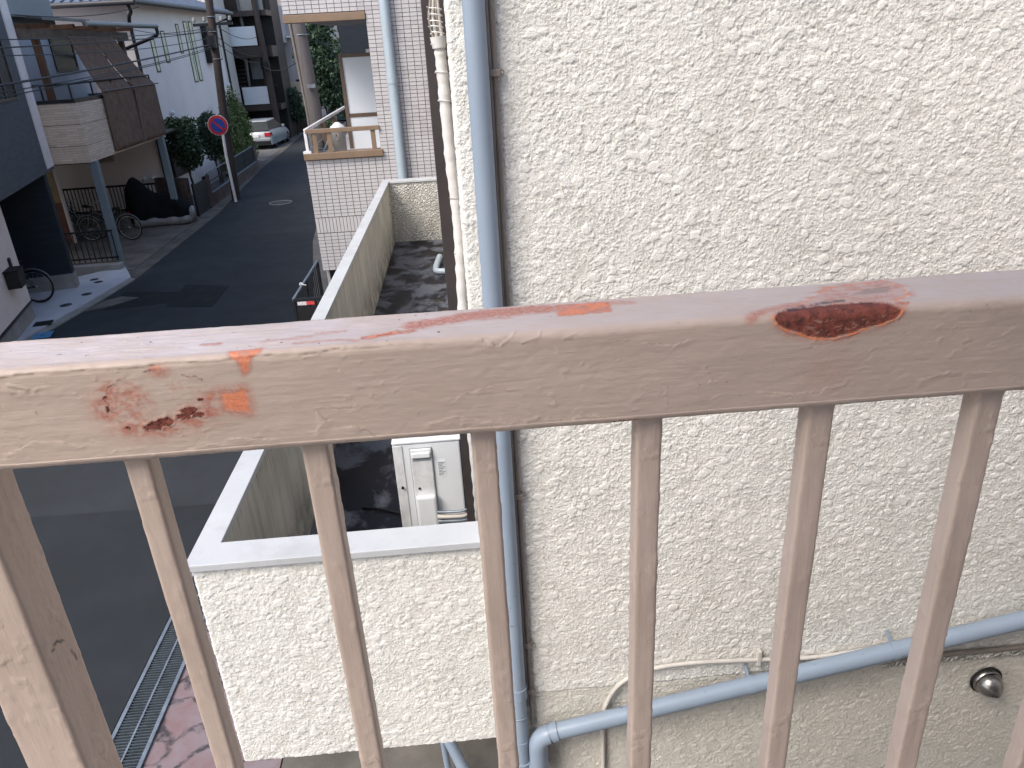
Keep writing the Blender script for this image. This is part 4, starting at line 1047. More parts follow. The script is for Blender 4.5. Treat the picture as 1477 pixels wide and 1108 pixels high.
# ================================================================== bicycles
def make_bike(label, loc, rotz, frame_mat, basket=True, lean=0.0, group='bicycles'):
    R = 0.33
    t_ = thing('bicycle', label, 'bicycle', loc, rotz, group)
    t_.rotation_euler = (lean, 0, rotz)
    for x in (0.0, 1.08):
        m = MB(); m.ring((x, 0, R), (0, 1, 0), R - 0.02, 0.018, 30, 7); w = part('wheel', m, M['black'], t_)
        m = MB(); m.ring((x, 0, R), (0, 1, 0), R - 0.045, 0.010, 30, 5); part('rim', m, M['rim'], w)
        m = MB()
        for k in range(16):
            a = math.pi * 2 * k / 16
            m.bar((x, 0.02 * (-1) ** k, R), (x + (R - 0.05) * math.cos(a), 0, R + (R - 0.05) * math.sin(a)), 0.003, 0.003)
        m.cyl((x, -0.045, R), (x, 0.045, R), 0.02, 8); part('spokes', m, M['rim'], w, kind='stuff')
        m = MB()
        m.tube([(x + (R + 0.025) * math.cos(a), 0, R + (R + 0.025) * math.sin(a)) for a in np.linspace(0.3, 2.6, 12)], 0.012, 5); part('mudguard', m, M['steel'], t_)
    m = MB()
    bb, seat_t, head = (0.47, 0, 0.29), (0.30, 0, 0.74), (0.90, 0, 0.72)
    m.tube([bb, seat_t], 0.016, 8); m.tube([bb, (0.93, 0, 0.60)], 0.019, 8); m.tube([(0.36, 0, 0.60), (0.90, 0, 0.70)], 0.014, 8)
    for s in (-0.05, 0.05): m.tube([(0, s, R), (0.45, s * 0.6, 0.29)], 0.009, 6); m.tube([(0, s, R), (0.32, s * 0.3, 0.68)], 0.008, 6)
    part('frame', m, frame_mat, t_)
    m = MB()
    for s in (-0.05, 0.05): m.tube([(1.08, s, R), (0.95, s, 0.66), (0.93, 0, 0.72)], 0.011, 6)
    m.tube([(0.94, 0, 0.68), (0.87, 0, 0.93)], 0.014, 8); part('fork', m, frame_mat, t_)
    m = MB(); m.tube(smooth_path([(0.66, 0.28, 0.97), (0.80, 0.25, 1.0), (0.88, 0.06, 0.95), (0.88, -0.06, 0.95), (0.80, -0.25, 1.0), (0.66, -0.28, 0.97)], 4), 0.012, 7); part('handlebar', m, M['rim'], t_)
    m = MB(); m.prism([(0.15, -0.09), (0.15, 0.09), (0.28, 0.07), (0.42, 0.02), (0.42, -0.02), (0.28, -0.07)], 0.80, 0.86); part('saddle', m, M['black'], t_, 0.02)
    m = MB(); m.tube([(0.30, 0, 0.72), (0.28, 0, 0.81)], 0.012, 7); part('seat_post', m, M['rim'], t_)
    m = MB(); m.ring((0.47, 0.05, 0.29), (0, 1, 0), 0.085, 0.008, 16, 5); m.bar((0.47, 0.07, 0.29), (0.60, 0.07, 0.20), 0.02, 0.012); m.bar((0.47, -0.07, 0.29), (0.34, -0.07, 0.38), 0.02, 0.012); part('crank', m, M['rim'], t_)
    if basket:
        m = MB(); m.prism([(0.98, -0.14), (0.98, 0.14), (1.27, 0.18), (1.27, -0.18)], 0.72, 0.75)
        for z in (0.80, 0.87, 0.94): m.tube([(0.97, -0.16, z), (0.97, 0.16, z), (1.29, 0.19, z), (1.29, -0.19, z)], 0.006, 5, closed=True)
        for x, y in ((0.97, -0.16), (0.97, 0.16), (1.29, 0.19), (1.29, -0.19), (1.13, 0.175), (1.13, -0.175), (1.29, 0.06), (1.29, -0.06)): m.tube([(x, y, 0.73), (x, y, 0.95)], 0.005, 5)
        part('basket', m, M['steel'], t_)
    return t_
make_bike('black bicycle parked in the dark entry with its rear wheel showing by the mailbox', F1(1.0, -0.12) + (0.05,), rot2(-14) - math.pi / 2 + math.pi + 1.35, M['steel_dark'], True)
make_bike('bicycle with a pale front basket standing in the dark carport', (-9.75, 20.9, 0.02), math.radians(150), M['steel_dark'], True)
make_bike('bicycle behind the near carport column with only its wheel clear of the column', (-8.75, 20.4, 0.02), math.radians(172), M['steel_dark'], False)
make_bike('dark bicycle parked under the stucco balcony at the bottom of the photo', (-0.55, 3.75, 0.02), math.radians(-14), M['steel_dark'], False)
bk = thing('grey_pipe_stand', 'grey slanting pipe frame beside the bicycle under the stucco balcony', 'stand', (-0.45, 3.25, 0.02))
b = MB(); b.tube([(0.06, 0.1, 0.60), (0.26, -0.12, 0.18)], 0.035, 10); b.tube([(0.08, 0.12, 0.0), (0.06, 0.1, 0.62)], 0.02, 8); part('stand_tube', b, M['pipe'], bk)

# ================================================================== HOUSE WITH CLAD BALCONY AND CARPORT
h2 = thing('balcony_house', 'house with stone clad balcony on posts above a carport and a brown sunshade', 'house', (-7.95, 18.0, 0), rot2(-2))
b = MB(); b.box(-1.7, -0.03, -0.53, 4.53, 2.37, 2.45); part('balcony_slab', b, M['siding_dark'], h2)
# cladding panels, three courses on each face
zc = [2.35, 2.70, 3.13, 3.56]
for k in range(3):
    b = MB(); b.box(-2.4, -0.012, -0.56, -0.53, zc[k] + 0.006, zc[k + 1] - 0.006); part('cladding_panel', b, M['cladding'], h2)
    for (u0, u1) in ((-0.56, 1.55), (1.562, 3.1), (3.112, 4.56)):
        b = MB(); b.box(-0.03, 0.0, u0 + 0.004, u1, zc[k] + 0.004, zc[k + 1] - 0.004); part('cladding_panel', b, M['cladding'], h2)
b = MB(); b.box(-2.39, -0.032, -0.528, -0.50, 2.36, 3.55); b.box(-0.05, -0.031, -0.5, 4.52, 2.46, 3.55); b.box(-1.69, -0.051, 4.5, 4.56, 2.46, 3.55); part('balcony_wall', b, M['siding_dark'], h2)
b = MB(); b.box(-2.4, 0.01, -0.58, -0.47, 3.561, 3.63); b.box(-0.10, 0.01, -0.469, 4.58, 3.561, 3.63); part('parapet_cap', b, M['frame_black'], h2)
b = MB(); b.tube([(-2.3, -0.52, 3.92), (-0.05, -0.52, 3.92), (-0.05, 4.5, 3.92)], 0.02, 8); part('top_rail', b, M['frame_black'], h2)
for (w, u) in ((-2.0, -0.52), (-1.3, -0.52), (-0.62, -0.52), (-0.05, -0.52), (-0.05, 0.6), (-0.05, 1.8), (-0.05, 3.1), (-0.05, 4.5)):
    b = MB(); b.box(w - 0.015, w + 0.015, u - 0.015, u + 0.015, 3.63, 3.92); part('rail_post', b, M['frame_black'], h2)
b = MB(); b.box(-6, -1.7, -0.5, 4.6, 2.46, 5.0); b.box(-6, -2.3, 4.61, 6.7, 2.46, 5.0); part('upper_wall', b, M['house_white'], h2)  # second box is an unseen extension added to block the sun
b = MB(); b.box(-6.2, -2.0, -0.6, 4.4, 5.02, 8.2); part('third_floor_wall', b, M['grey_wall'], h2)
b = MB(); b.box(-6, -4.9, -0.5, 6.7, 0.0, 2.44); part('carport_back_wall', b, M['navy'], h2)
wf = MB(); wf.box(-1.698, -1.67, 3.0, 4.3, 4.13, 4.2); wf.box(-1.698, -1.67, 3.0, 3.06, 4.201, 4.98); wf.box(-1.698, -1.67, 4.24, 4.3, 4.201, 4.98)
w_ = part('window', wf, M['frame_black'], h2)
b = MB(); b.box(-1.699, -1.688, 3.06, 4.24, 4.2, 4.98); part('pane', b, M['window_dark'], w_)
b = MB(); b.box(-0.08, 0.08, -0.5, -0.34, 0.0, 2.365); part('column', b, M['steel_post'], h2, 0.01)
b = MB(); b.box(-0.10, 0.06, 4.14, 4.30, 0.0, 2.365); part('column', b, M['steel_post'], h2, 0.01)
b = MB(); b.box(-4.8, -0.35, 4.57, 7.05, 2.31, 2.35); part('hidden_shade_canopy', b, M['gutter'], h2)  # unseen sheet, added to shade the white house wall beyond the carport
b = MB(); b.box(-1.6, -0.11, 1.0, 1.15, 2.16, 2.36); part('carport_beam', b, M['wood_beam'], h2)
# pergola roof over the balcony
def roof_strip(w0, w1):
    z = lambda w: 5.09 + (0.12 - w) * 0.13
    m = MB()
    m.add([(w0, -1.3, z(w0)), (w0, 5.35, z(w0)), (w1, 5.35, z(w1)), (w1, -1.3, z(w1)), (w0, -1.3, z(w0) + .04), (w0, 5.35, z(w0) + .04), (w1, 5.35, z(w1) + .04), (w1, -1.3, z(w1) + .04)], [(3, 2, 1, 0), (4, 5, 6, 7), (0, 1, 5, 4), (1, 2, 6, 5), (2, 3, 7, 6), (3, 0, 4, 7)])
    part('pergola_roof', m, M['gutter'], h2)
roof_strip(0.12, -0.16); roof_strip(-1.5, -2.2)
b = MB(); b.tube([(0.16, 0.6, 5.06), (0.16, 5.4, 5.10)], 0.06, 10); gtr = part('gutter', b, M['gutter_silver'], h2)
b = MB(); b.tube(smooth_path([(0.16, 5.35, 5.05), (0.14, 5.38, 4.90), (-0.1, 5.4, 4.80), (-0.9, 5.4, 4.55), (-1.5, 5.4, 4.35)], 4), 0.045, 8); part('gutter_outlet', b, M['frame_black'], gtr)
b = MB(); b.box(-0.62, -0.50, -1.0, 5.0, 4.80, 4.98); part('pergola_beam', b, M['wood_beam'], h2)
b = MB(); b.box(-0.66, -0.54, -0.24, -0.10, 3.62, 4.81); part('pergola_post', b, M['wood_brown'], h2)
b = MB(); b.box(-0.66, -0.54, 4.6, 4.74, 3.62, 4.81); part('pergola_post', b, M['wood_brown'], h2)
for k in range(5):
    b = MB(); b.box(-1.9, -0.1, -0.6 + k * 1.2, -0.5 + k * 1.2, 4.985, 5.07); part('rafter', b, M['wood_brown'], h2)
# two strips of shade cloth hung from the beam over the parapet
sh = thing('sunshade', 'brown sunshade cloth hung from the pergola over the stone clad balcony', 'sunshade', (-7.95, 18.0, 0), rot2(-2))
def cloth(u_top, u_bot, name):
    n, m = 26, 8
    Q = np.zeros((n, m, 3))
    Lt = [(-0.49, 4.86), (0.055, 3.70), (0.05, 2.40)]
    for i in range(n):
        f = i / (n - 1) * 2
        if f < 1:
            w = Lt[0][0] + (Lt[1][0] - Lt[0][0]) * f; z = Lt[0][1] + (Lt[1][1] - Lt[0][1]) * f - 0.10 * math.sin(math.pi * f); k = f * 0.75
        else:
            w = Lt[1][0]; z = Lt[1][1] + (Lt[2][1] - Lt[1][1]) * (f - 1); k = 0.75 + 0.25 * (f - 1)
        for j in range(m):
            c_ = j / (m - 1)
            ut = u_top[0] + (u_top[1] - u_top[0]) * c_; ub = u_bot[0] + (u_bot[1] - u_bot[0]) * c_
            Q[i, j] = (w + 0.012 * math.sin(9 * c_ + 2 * f), ut + (ub - ut) * min(1, k * 1.33), z)
    me = grid_mesh(name, Q)
    o = link(name, me, M['blind'], sh)
    s = o.modifiers.new('thickness', 'SOLIDIFY'); s.thickness = 0.006
    return o
cloth((1.15, 2.45), (0.85, 2.85), 'shade_cloth')
cloth((2.46, 3.85), (2.87, 4.58), 'shade_cloth')
b = MB(); b.bar((0.062, 2.86, 3.10), (0.062, 2.86, 2.42), 0.035, 0.004, (1, 0, 0)); part('seam', b, M['seam'], sh)
b = MB(); b.tube([(0.075, 0.8, 3.70), (0.075, 4.75, 3.70)], 0.016, 8); part('batten', b, M['gutter'], sh)
# low fence at the carport edge
lf = thing('carport_fence', 'low black barred fence on a kerb in front of the near carport column', 'fence', (-7.95, 18.0, 0), rot2(-2))
b = MB(); b.box(-1.25, 0.06, -0.55, -0.30 - 0.21, 0.0, 0.20); part('kerb_block', b, M['concrete_dark'], lf)
b = MB(); b.box(-1.25, 0.12, -0.80, -0.552, 0.0, 0.17); part('step_block', b, M['concrete'], lf, 0.01)
for z in (0.26, 0.86):
    b = MB(); b.box(-1.2, 0.03, -0.545, -0.515, z, z + 0.035); part('rail', b, M['steel_dark'], lf)
for k in range(11):
    x = -1.19 + k * 0.12
    b = MB(); b.box(x - 0.009, x + 0.009, -0.538, -0.522, 0.2, 0.865); part('bar', b, M['steel_dark'], lf)
# fence at the back of the carport
bf = thing('back_fence', 'dark barred fence along the back of the carport behind the covered motorcycle', 'fence', (-7.95, 18.0, 0), rot2(-2))
for z in (0.12, 0.84):
    b = MB(); b.box(-4.6, -0.95, 6.3, 6.34, z, z + 0.05); part('rail', b, M['steel_dark'], bf)
for k in range(36):
    x = -4.58 + k * 0.103
    b = MB(); b.box(x - 0.012, x + 0.012, 6.31, 6.33, 0.05, 0.84); part('bar', b, M['steel_dark'], bf)
dv = thing('entry_door', 'rust red door with golden glass deep behind the dark entry pillar', 'door', (-10.33, 20.5, 0.02), 0)
b = MB(); b.box(-0.3, 0.02, 0, 0.06, 0.05, 1.05); part('door_leaf', b, M['copper_door'], dv)
b = MB(); b.box(-0.3, 0.02, 0, 0.06, 1.052, 2.0); part('glass', b, M['brass'], dv)
b = MB(); b.box(0.021, 0.08, -0.02, 0.08, 0.0, 2.2); part('frame', b, M['trim_pale'], dv)

# covered motorcycle
mc = thing('covered_motorcycle', 'motorcycle under a black cover with a silver hem in the carport', 'motorcycle', (-9.42, 22.3, 0.02), rot2(-2))
n, m = 40, 25
Q = np.zeros((n, m, 3)); 
ridge_x = [0, 0.08, 0.22, 0.35, 0.55, 0.8, 1.1, 1.4, 1.6, 1.68]
ridge_z = [0.62, 1.12, 1.33, 1.22, 1.02, 0.86, 0.80, 0.70, 0.52, 0.36]
half_w = [0.20, 0.30, 0.40, 0.40, 0.34, 0.30, 0.30, 0.32, 0.30, 0.22]
for i in range(n):
    f = i / (n - 1) * 1.68
    rz, hw = np.interp(f, ridge_x, ridge_z), np.interp(f, ridge_x, half_w)
    for j in range(m):
        a = (j / (m - 1) - 0.5) * 2
        z = 0.12 + (rz - 0.12) * (1 - abs(a) ** 2.6)
        fold = 0.018 * math.sin(i * 0.53 + 2.2 * a + 1.3 * math.sin(i * 0.21)) * abs(a) + 0.02 * math.sin(i * 0.19 + 5 * a)
        Q[i, j] = (f + 0.03 * math.sin(4 * a + i * 0.2), math.copysign(min(1, abs(a) * 1.7), a) * hw * (1 + 0.15 * abs(a)) + fold, z + 0.008 * math.sin(i * 0.7 + 3 * a + math.sin(i)))
link('cover', grid_mesh('cover', Q), M['cover_black'], mc).modifiers.new('thickness', 'SOLIDIFY').thickness = 0.008
hem = [Q[i, 0] + np.array([0, -0.012, 0.02]) for i in range(4, n)] + [Q[n - 1, j] + np.array([0.012, 0, 0.0]) for j in range(m)]
H = np.zeros((len(hem), 3, 3))
for i, p in enumerate(hem):
    for k in range(3): H[i, k] = (p[0], p[1] - 0.006 * k, 0.03 + (p[2] + 0.09 + 0.02 * math.sin(i * 0.6) - 0.03) * k / 2)
link('cover_hem', grid_mesh('cover_hem', H), M['cover_silver'], mc).modifiers.new('thickness', 'SOLIDIFY').thickness = 0.01
for x in (0.28, 1.42):
    b = MB(); b.ring((x, 0, 0.27), (0, 1, 0), 0.22, 0.055, 24, 8); wl = part('wheel', b, M['black'], mc)
    b = MB(); b.lathe([(0.02, -0.03), (0.16, -0.02), (0.16, 0.02), (0.02, 0.03)], (x, 0, 0.27), (0, 1, 0), 16); part('rim', b, M['rim'], wl)
b = MB(); b.box(0.06, 0.10, -0.34, -0.30, 0.40, 0.48); part('reflector', b, M['tail_red'], mc)

# ================================================================== BLOCK WALL, GATE AND TREES OF THE WHITE HOUSE
blk = MB(); blk.box(0, 0.382, 0, 0.12, 0, 0.182); bmA = blk.mesh('block'); bmA.materials.append(M['block'])
blk = MB(); blk.box(0, 0.382, 0, 0.12, 0, 0.182); bmB = blk.mesh('block'); bmB.materials.append(M['block_b'])
def block_wall(label, loc, rotz, cols, rows, cap=None):
    t_ = thing('block_wall', label, 'wall', loc, rotz)
    m = MB(); m.box(0.004, cols * 0.39 - 0.004, 0.008, 0.112, 0, rows * 0.19 - 0.004); part('mortar', m, M['mortar'], t_)
    for r_ in range(rows):
        for c_ in range(cols):
            o = link('block', bmA if random.random() < 0.6 else bmB, None, t_, (c_ * 0.39 + 0.004, random.uniform(-0.003, 0.003), r_ * 0.19 + 0.004))
    if cap:
        m = MB(); m.box(0, cols * 0.39, -0.01, 0.13, rows * 0.19, rows * 0.19 + 0.03); part('cap_strip', m, M[cap], t_)
    return t_
block_wall('brown block wall facing the carport behind the far column', (-9.02, 23.45, 0), math.radians(-25), 3, 6)
block_wall('brown block gate pier nearest the road by the dark gate', (-7.86, 24.42, 0), math.radians(90), 1, 5)
lw = block_wall('long low brown block wall carrying the garden fence', (-7.88, 24.85, 0), math.radians(92.2), 18, 2, 'steel')
block_wall('end pier of brown blocks beside the parked silver car', (-8.20, 31.9, 0), math.radians(92.2), 1, 5)
gg = thing('garden_gate', 'narrow black garden gate between brown block piers', 'gate', (-7.86, 23.15, 0))
b = MB(); b.box(-0.02, 0.02, 0, 1.2, 0.06, 0.90); part('leaf', b, M['steel_dark'], gg)
b = MB(); b.box(-0.03, 0.03, -0.06, 0.0, 0, 0.95); part('post', b, M['steel_dark'], gg)
gf = thing('garden_fence', 'dark see through garden fence standing on the low block wall', 'fence', (-7.94, 24.85, 0), math.radians(2.2))
for z in (0.415, 0.70, 0.97):
    b = MB(); b.box(-0.015, 0.015, 0, 7.0, z, z + (0.03 if z > 0.9 else 0.018)); part('rail', b, M['steel_dark'] if z < 0.9 else M['steel'], gf)
for k in range(5):
    b = MB(); b.box(-0.02, 0.02, k * 1.75 - 0.02, k * 1.75 + 0.02, 0.38, 0.98); part('post', b, M['steel_dark'], gf)
b = MB(); b.box(-0.004, 0.004, 3.5, 6.95, 0.44, 0.95); part('mesh_panel', b, M['black'], gf)
b = MB()
for k in range(28): b.box(-0.004, 0.004, 0.06 + k * 0.125, 0.07 + k * 0.125, 0.433, 0.97)
part('wires', b, M['steel_dark'], gf, kind='stuff')

tc_ = thing('tan_tube', 'short tan tube leaning at the foot of the far carport column', 'tube', (-7.84, 22.18, 0.02))
b = MB(); b.tube([(0.02, -0.04, 0.05), (-0.06, 0.02, 0.36)], 0.06, 12); part('tube_body', b, M['tan'], tc_)

def leaves(name, blobs, n, size, mat, parent, seed, shell=0.55):
    r = np.random.default_rng(seed)
    vol = np.array([b_[3] * b_[4] * b_[5] for b_ in blobs]); vol = vol / vol.sum()
    ch = r.choice(len(blobs), n, p=vol)
    B = np.array(blobs)[ch]
    dirs = r.normal(size=(n, 3)); dirs /= np.linalg.norm(dirs, axis=1)[:, None]
    rad = shell + (1 - shell) * r.random(n) ** 0.6
    rad *= 0.85 + 0.35 * r.random(n)
    c_ = B[:, :3] + dirs * rad[:, None] * B[:, 3:6]
    a = r.normal(size=(n, 3)); a /= np.linalg.norm(a, axis=1)[:, None]
    nn = dirs * 0.6 + a * 0.8
    u = np.cross(nn, r.normal(size=(n, 3))); u /= np.linalg.norm(u, axis=1)[:, None]
    v = np.cross(nn, u); v /= np.linalg.norm(v, axis=1)[:, None]
    s = size * (0.6 + 0.8 * r.random(n))[:, None]
    V = np.stack([c_ - u * s, c_ + v * s * 0.5, c_ + u * s, c_ - v * s * 0.5], 1).reshape(-1, 3)
    me = bpy.data.meshes.new(name)
    me.from_pydata(V.tolist(), [], np.arange(4 * n).reshape(n, 4).tolist())
    me.update()
    return link(name, me, mat, parent)
def make_tree(name, label, cat, loc, blobs, n, size, mat, trunk, seed, group=None):
    t_ = thing(name, label, cat, loc, 0, group)
    m = MB(); m.tube(smooth_path(trunk, 4), [0.055 - 0.035 * i / (len(trunk) * 4 - 4) for i in range((len(trunk) - 1) * 4 + 1)], 8)
    r = np.random.default_rng(seed)
    top_ = Vector(trunk[-1])
    for b_ in blobs[:7]:
        m.tube([top_ * 0.7 + Vector(trunk[0]) * 0.3, top_.lerp(Vector(b_[:3]), 0.5) + Vector((0.03, 0.02, 0)), Vector(b_[:3])], [0.026, 0.016, 0.008], 6)
    part('trunk', m, M['bark'], t_)
    leaves('crown', blobs, n, size, mat, t_, seed)
    return t_
make_tree('garden_tree', 'small dark round topped tree by the garden gate of the white house', 'tree', (-8.55, 25.2, 0),
          [(0, 0, 2.2, .42, .42, .42), (-.15, .1, 1.8, .45, .4, .4), (.18, -.05, 1.75, .38, .4, .42), (0.02, .1, 1.4, .42, .4, .3), (-.2, 0, 2.45, .25, .25, .22), (.22, .1, 2.4, .25, .25, .25)], 5200, 0.055, M['leaf_dark'], [(0, 0, 0), (0.03, 0, 0.5), (-0.02, 0.02, 0.95), (0, 0, 1.3)], 11)
make_tree('garden_tree', 'dark leafy tree half hidden behind the no parking sign', 'tree', (-8.55, 28.0, 0),
          [(0, 0, 2.15, .36, .4, .42), (-.1, .1, 1.75, .42, .45, .4), (.12, 0, 1.6, .38, .4, .4), (0, 0, 1.25, .3, .3, .25)], 4200, 0.055, M['leaf_dark'], [(0, 0, 0), (0.05, 0, 0.4), (0, 0.02, 0.8), (0, 0, 1.2)], 12)
for k, (x, y, zt, w, lab) in enumerate(((-8.85, 31.3, 2.6, .55, 'bright green conical shrub nearest the no parking sign'), (-8.95, 33.0, 3.1, .62, 'tallest green conical shrub in the middle of the hedge row'), (-9.3, 34.0, 2.85, .58, 'rounded green shrub beside the silver car'), (-9.45, 34.9, 2.3, .5, 'last low shrub of the row above the silver car'))):
    bl = [(0, 0, 0.7, w, w, 0.6), (0, 0, zt * .5, w * .9, w * .9, .65), (0.02, 0, zt * .7, w * .68, w * .68, .55), (0, 0.02, zt * .87, w * .42, w * .42, .4)]
    make_tree('conical_shrub', lab, 'shrub', (x, y, 0), bl, 6000, 0.05, M['leaf_bright'] if k != 2 else M['leaf_mid'], [(0, 0, 0), (0, 0, .6), (0, 0, 1.2), (0, 0, zt * .7)], 20 + k, 'conical shrubs behind the garden fence')

# ================================================================== WHITE HOUSE
h3 = thing('white_house', 'tall white rendered house with slit windows and a blue grey tiled roof', 'house', (-9.3, 25.1, 0))
b = MB(); b.box(-9, 0, 0, 9.15, 0, 5.95); part('wall', b, M['white_wall'], h3)
def roof(parent):
    m = MB()
    x0, x1, y0, y1 = -9.5, 0.45, -0.55, 9.6
    zE, zR = 5.86, 7.9
    m.add([(x1, y0, zE), (x1, y1, zE), (x0, y1, zE), (x0, y0, zE), ((x0 + x1) / 2, y0 + 4, zR), ((x0 + x1) / 2, y1 - 4, zR)], [(0, 1, 5, 4), (1, 2, 5), (2, 3, 4, 5), (3, 0, 4), (3, 2, 1, 0)])
    r_ = part('roof', m, M['roof_blue'], parent)
    m = MB()
    n_ = 40
    for k in range(n_):
        y = y0 + 0.12 + k * (y1 - y0 - 0.24) / (n_ - 1)
        d = min(1.0, (y - y0) / 4, (y1 - y) / 4)
        m.bar((x1, y, zE + 0.02), (x1 + ((x0 + x1) / 2 - x1) * d, y, zE + (zR - zE) * d + 0.02), 0.05, 0.05)
    for k in range(38):
        x = x0 + 0.12 + k * (x1 - x0 - 0.24) / 37
        d = min((x - x0), (x1 - x)) / ((x1 - x0) / 2)
        m.bar((x, y0, zE + 0.02), (x, y0 + 4 * d, zE + (zR - zE) * d + 0.02), 0.05, 0.05)
    part('tile_ribs', m, M['roof_blue'], r_, kind='stuff')
roof(h3)
b = MB(); b.tube([(0.50, -0.62, 5.80), (0.50, 9.65, 5.80)], 0.075, 10); part('gutter', b, M['gutter'], h3)
b = MB(); b.tube([(-9.5, -0.62, 5.78), (0.5, -0.62, 5.78)], 0.075, 10); part('gutter', b, M['gutter'], h3)
b = MB(); b.tube(smooth_path([(0.3, -0.6, 5.72), (0.25, -0.35, 5.55), (0.05, -0.08, 5.35), (0.05, -0.08, 4.5), (0.05, -0.08, 0.1)], 3), 0.05, 8); part('rain_pipe', b, M['frame_black'], h3)
b = MB(); b.tube([(0.45, 9.5, 5.78), (0.35, 9.4, 5.6), (0.06, 9.22, 5.5), (0.06, 9.22, 0.1)], 0.045, 8); part('rain_pipe', b, M['frame_black'], h3)
b = MB(); b.box(-0.5, 0.42, -0.5, 9.55, 5.80, 5.855); part('soffit', b, M['cream'], h3)
def slit(y0, y1, z0, z1, glass='window_reflection', d=0.022):
    m = MB()
    m.box(0.001, d, y0 - 0.04, y0, z0 - 0.04, z1 + 0.04); m.box(0.001, d, y1, y1 + 0.05, z0 - 0.04, z1 + 0.04); m.box(0.001, d, y0, y1, z1, z1 + 0.04); m.box(0.001, d, y0, y1, z0 - 0.04, z0)
    w = part('window', m, M['frame_dark'], h3)
    m = MB(); m.box(0.001, 0.017, y0, y1, z0, z1); part('pane', m, M[glass], w)
slit(1.38, 1.62, 3.95, 4.83)
slit(2.42, 2.68, 4.20, 5.07)
slit(4.02, 4.22, 4.46, 5.30)
slit(4.88, 5.18, 3.50, 5.40)
slit(5.45, 5.75, 3.52, 5.41)
slit(8.10, 8.85, 4.17, 5.30, 'glass_yellow')
b = MB(); b.box(0.001, 0.22, 6.75, 7.35, 4.05, 5.32); part('shutter_box', b, M['frame_black'], h3)
b = MB(); b.box(0.001, 0.10, 0.70, 2.15, 0.78, 1.74); part('shutter', b, M['frame_black'], h3)
b = MB(); b.box(0.001, 0.03, 7.5, 7.72, 2.0, 2.4); part('small_window', b, M['window_dark'], h3)
for (y, z) in ((1.75, 2.70), (8.9, 3.2)):
    b = MB(); b.lathe([(0.0, 0.12), (0.07, 0.10), (0.09, 0.0)], (0.0, y, z), (1, 0, -0.4), 12); part('wall_lamp', b, M['white_paint'], h3)
for x in (-0.65, -0.35):
    b = MB(); b.lathe([(0.0, 0.10), (0.06, 0.09), (0.085, 0.0)], (x, -0.001, 0.92), (0, -1, -0.2), 12); part('vent_hood', b, M['white_paint'], h3)

# ================================================================== SIGN, POLES, CABLES
sg = thing('no_parking_sign', 'round no parking sign, red ring and bar on blue, on a white pole', 'sign', (-7.335, 25.25, 0))
b = MB(); b.tube([(0, 0, 0), (-0.02, 0, 1.4), (0.03, 0, 2.62)], 0.043, 10); part('pole', b, M['white_paint'], sg)
def disc(r0, r1, y, mat_, name):
    m = MB(); m.lathe([(r0, 0), (r1, 0)] if r0 else [(0, 0), (r1, 0)], (-0.07, y, 2.345), (0.08, -1, 0), 32); m.lathe([(r1, 0), (r1, -0.006)], (-0.07, y, 2.345), (0.08, -1, 0), 32)
    o = part(name, m, M[mat_], sg)
disc(0, 0.300, -0.05, 'white_paint', 'sign_plate'); disc(0, 0.288, -0.056, 'sign_red', 'red_ring'); disc(0, 0.205, -0.062, 'sign_blue', 'blue_field')
b = MB(); b.bar((-0.07 - 0.145, -0.075, 2.345 + 0.145), (-0.07 + 0.145, -0.063, 2.345 - 0.145), 0.012, 0.052, (1, 0, 1)); part('red_bar', b, M['sign_red'], sg)
b = MB(); b.box(-0.06, 0.06, -0.045, 0.0, 2.30, 2.34); part('bracket', b, M['steel'], sg)

up = thing('utility_pole', 'dark slim utility pole just behind the no parking sign', 'utility pole', (-7.42, 25.65, 0))
b = MB(); b.tube([(0, 0, 0), (0.12, 0, 2.5), (0.32, 0, 5.4), (0.5, 0, 8)], [0.14, 0.125, 0.11, 0.10], 14); part('shaft', b, M['pole_dark'], up)
b = MB(); b.bar((-0.25, 0, 5.15), (0.9, 0, 5.15), 0.08, 0.08); part('crossarm', b, M['steel_dark'], up)
for k, (x, z) in enumerate(((-0.2, 5.22), (0.1, 5.22), (0.6, 5.22), (0.85, 5.22), (0.3, 4.9), (0.28, 4.7))):
    b = MB(); b.lathe([(0.0, 0.14), (0.05, 0.12), (0.035, 0.08), (0.06, 0.05), (0.03, 0.0)], (x, -0.02, z), n=10); part('insulator', b, M['concrete'], up)
b = MB(); b.box(0.12, 0.36, -0.24, -0.10, 4.5, 4.85); part('junction_box', b, M['steel_dark'], up)
for z in (4.2, 4.95, 5.35):
    b = MB(); b.ring((0.05 + z * 0.05, 0, z), (0, 0, 1), 0.125, 0.012, 16, 5); part('band', b, M['steel'], up)
def cable(label, pts, r, sag):
    a, c_ = Vector(pts[0]), Vector(pts[1])
    ps = [a.lerp(c_, i / 24) - Vector((0, 0, 4 * sag * (i / 24) * (1 - i / 24))) for i in range(25)]
    m = MB(); m.tube(ps, r, 6)
    o = link('overhead_cable', m.mesh('overhead_cable'), M['cable']); tag(o, label, 'cable', 'overhead cables')
cable('upper thin overhead cable crossing the sunshade at the left', ((-7.16, 25.6, 4.98), (-5.0, 5.0, 4.46)), 0.011, 0.10)
cable('thick overhead cable crossing just above the stone clad balcony', ((-7.22, 25.6, 4.62), (-5.2, 5.0, 3.98)), 0.017, 0.08)
cable('thin cable doubling the thick cable above the stone clad balcony', ((-7.22, 25.6, 4.55), (-5.25, 5.0, 3.98)), 0.008, 0.16)
cable('middle thin cable sagging across the white house windows', ((-7.2, 25.6, 4.80), (-5.1, 5.0, 4.52)), 0.008, 0.20)
cable('second upper cable crossing the sunshade at the left', ((-7.18, 25.6, 5.05), (-5.3, 5.0, 4.62)), 0.009, 0.14)
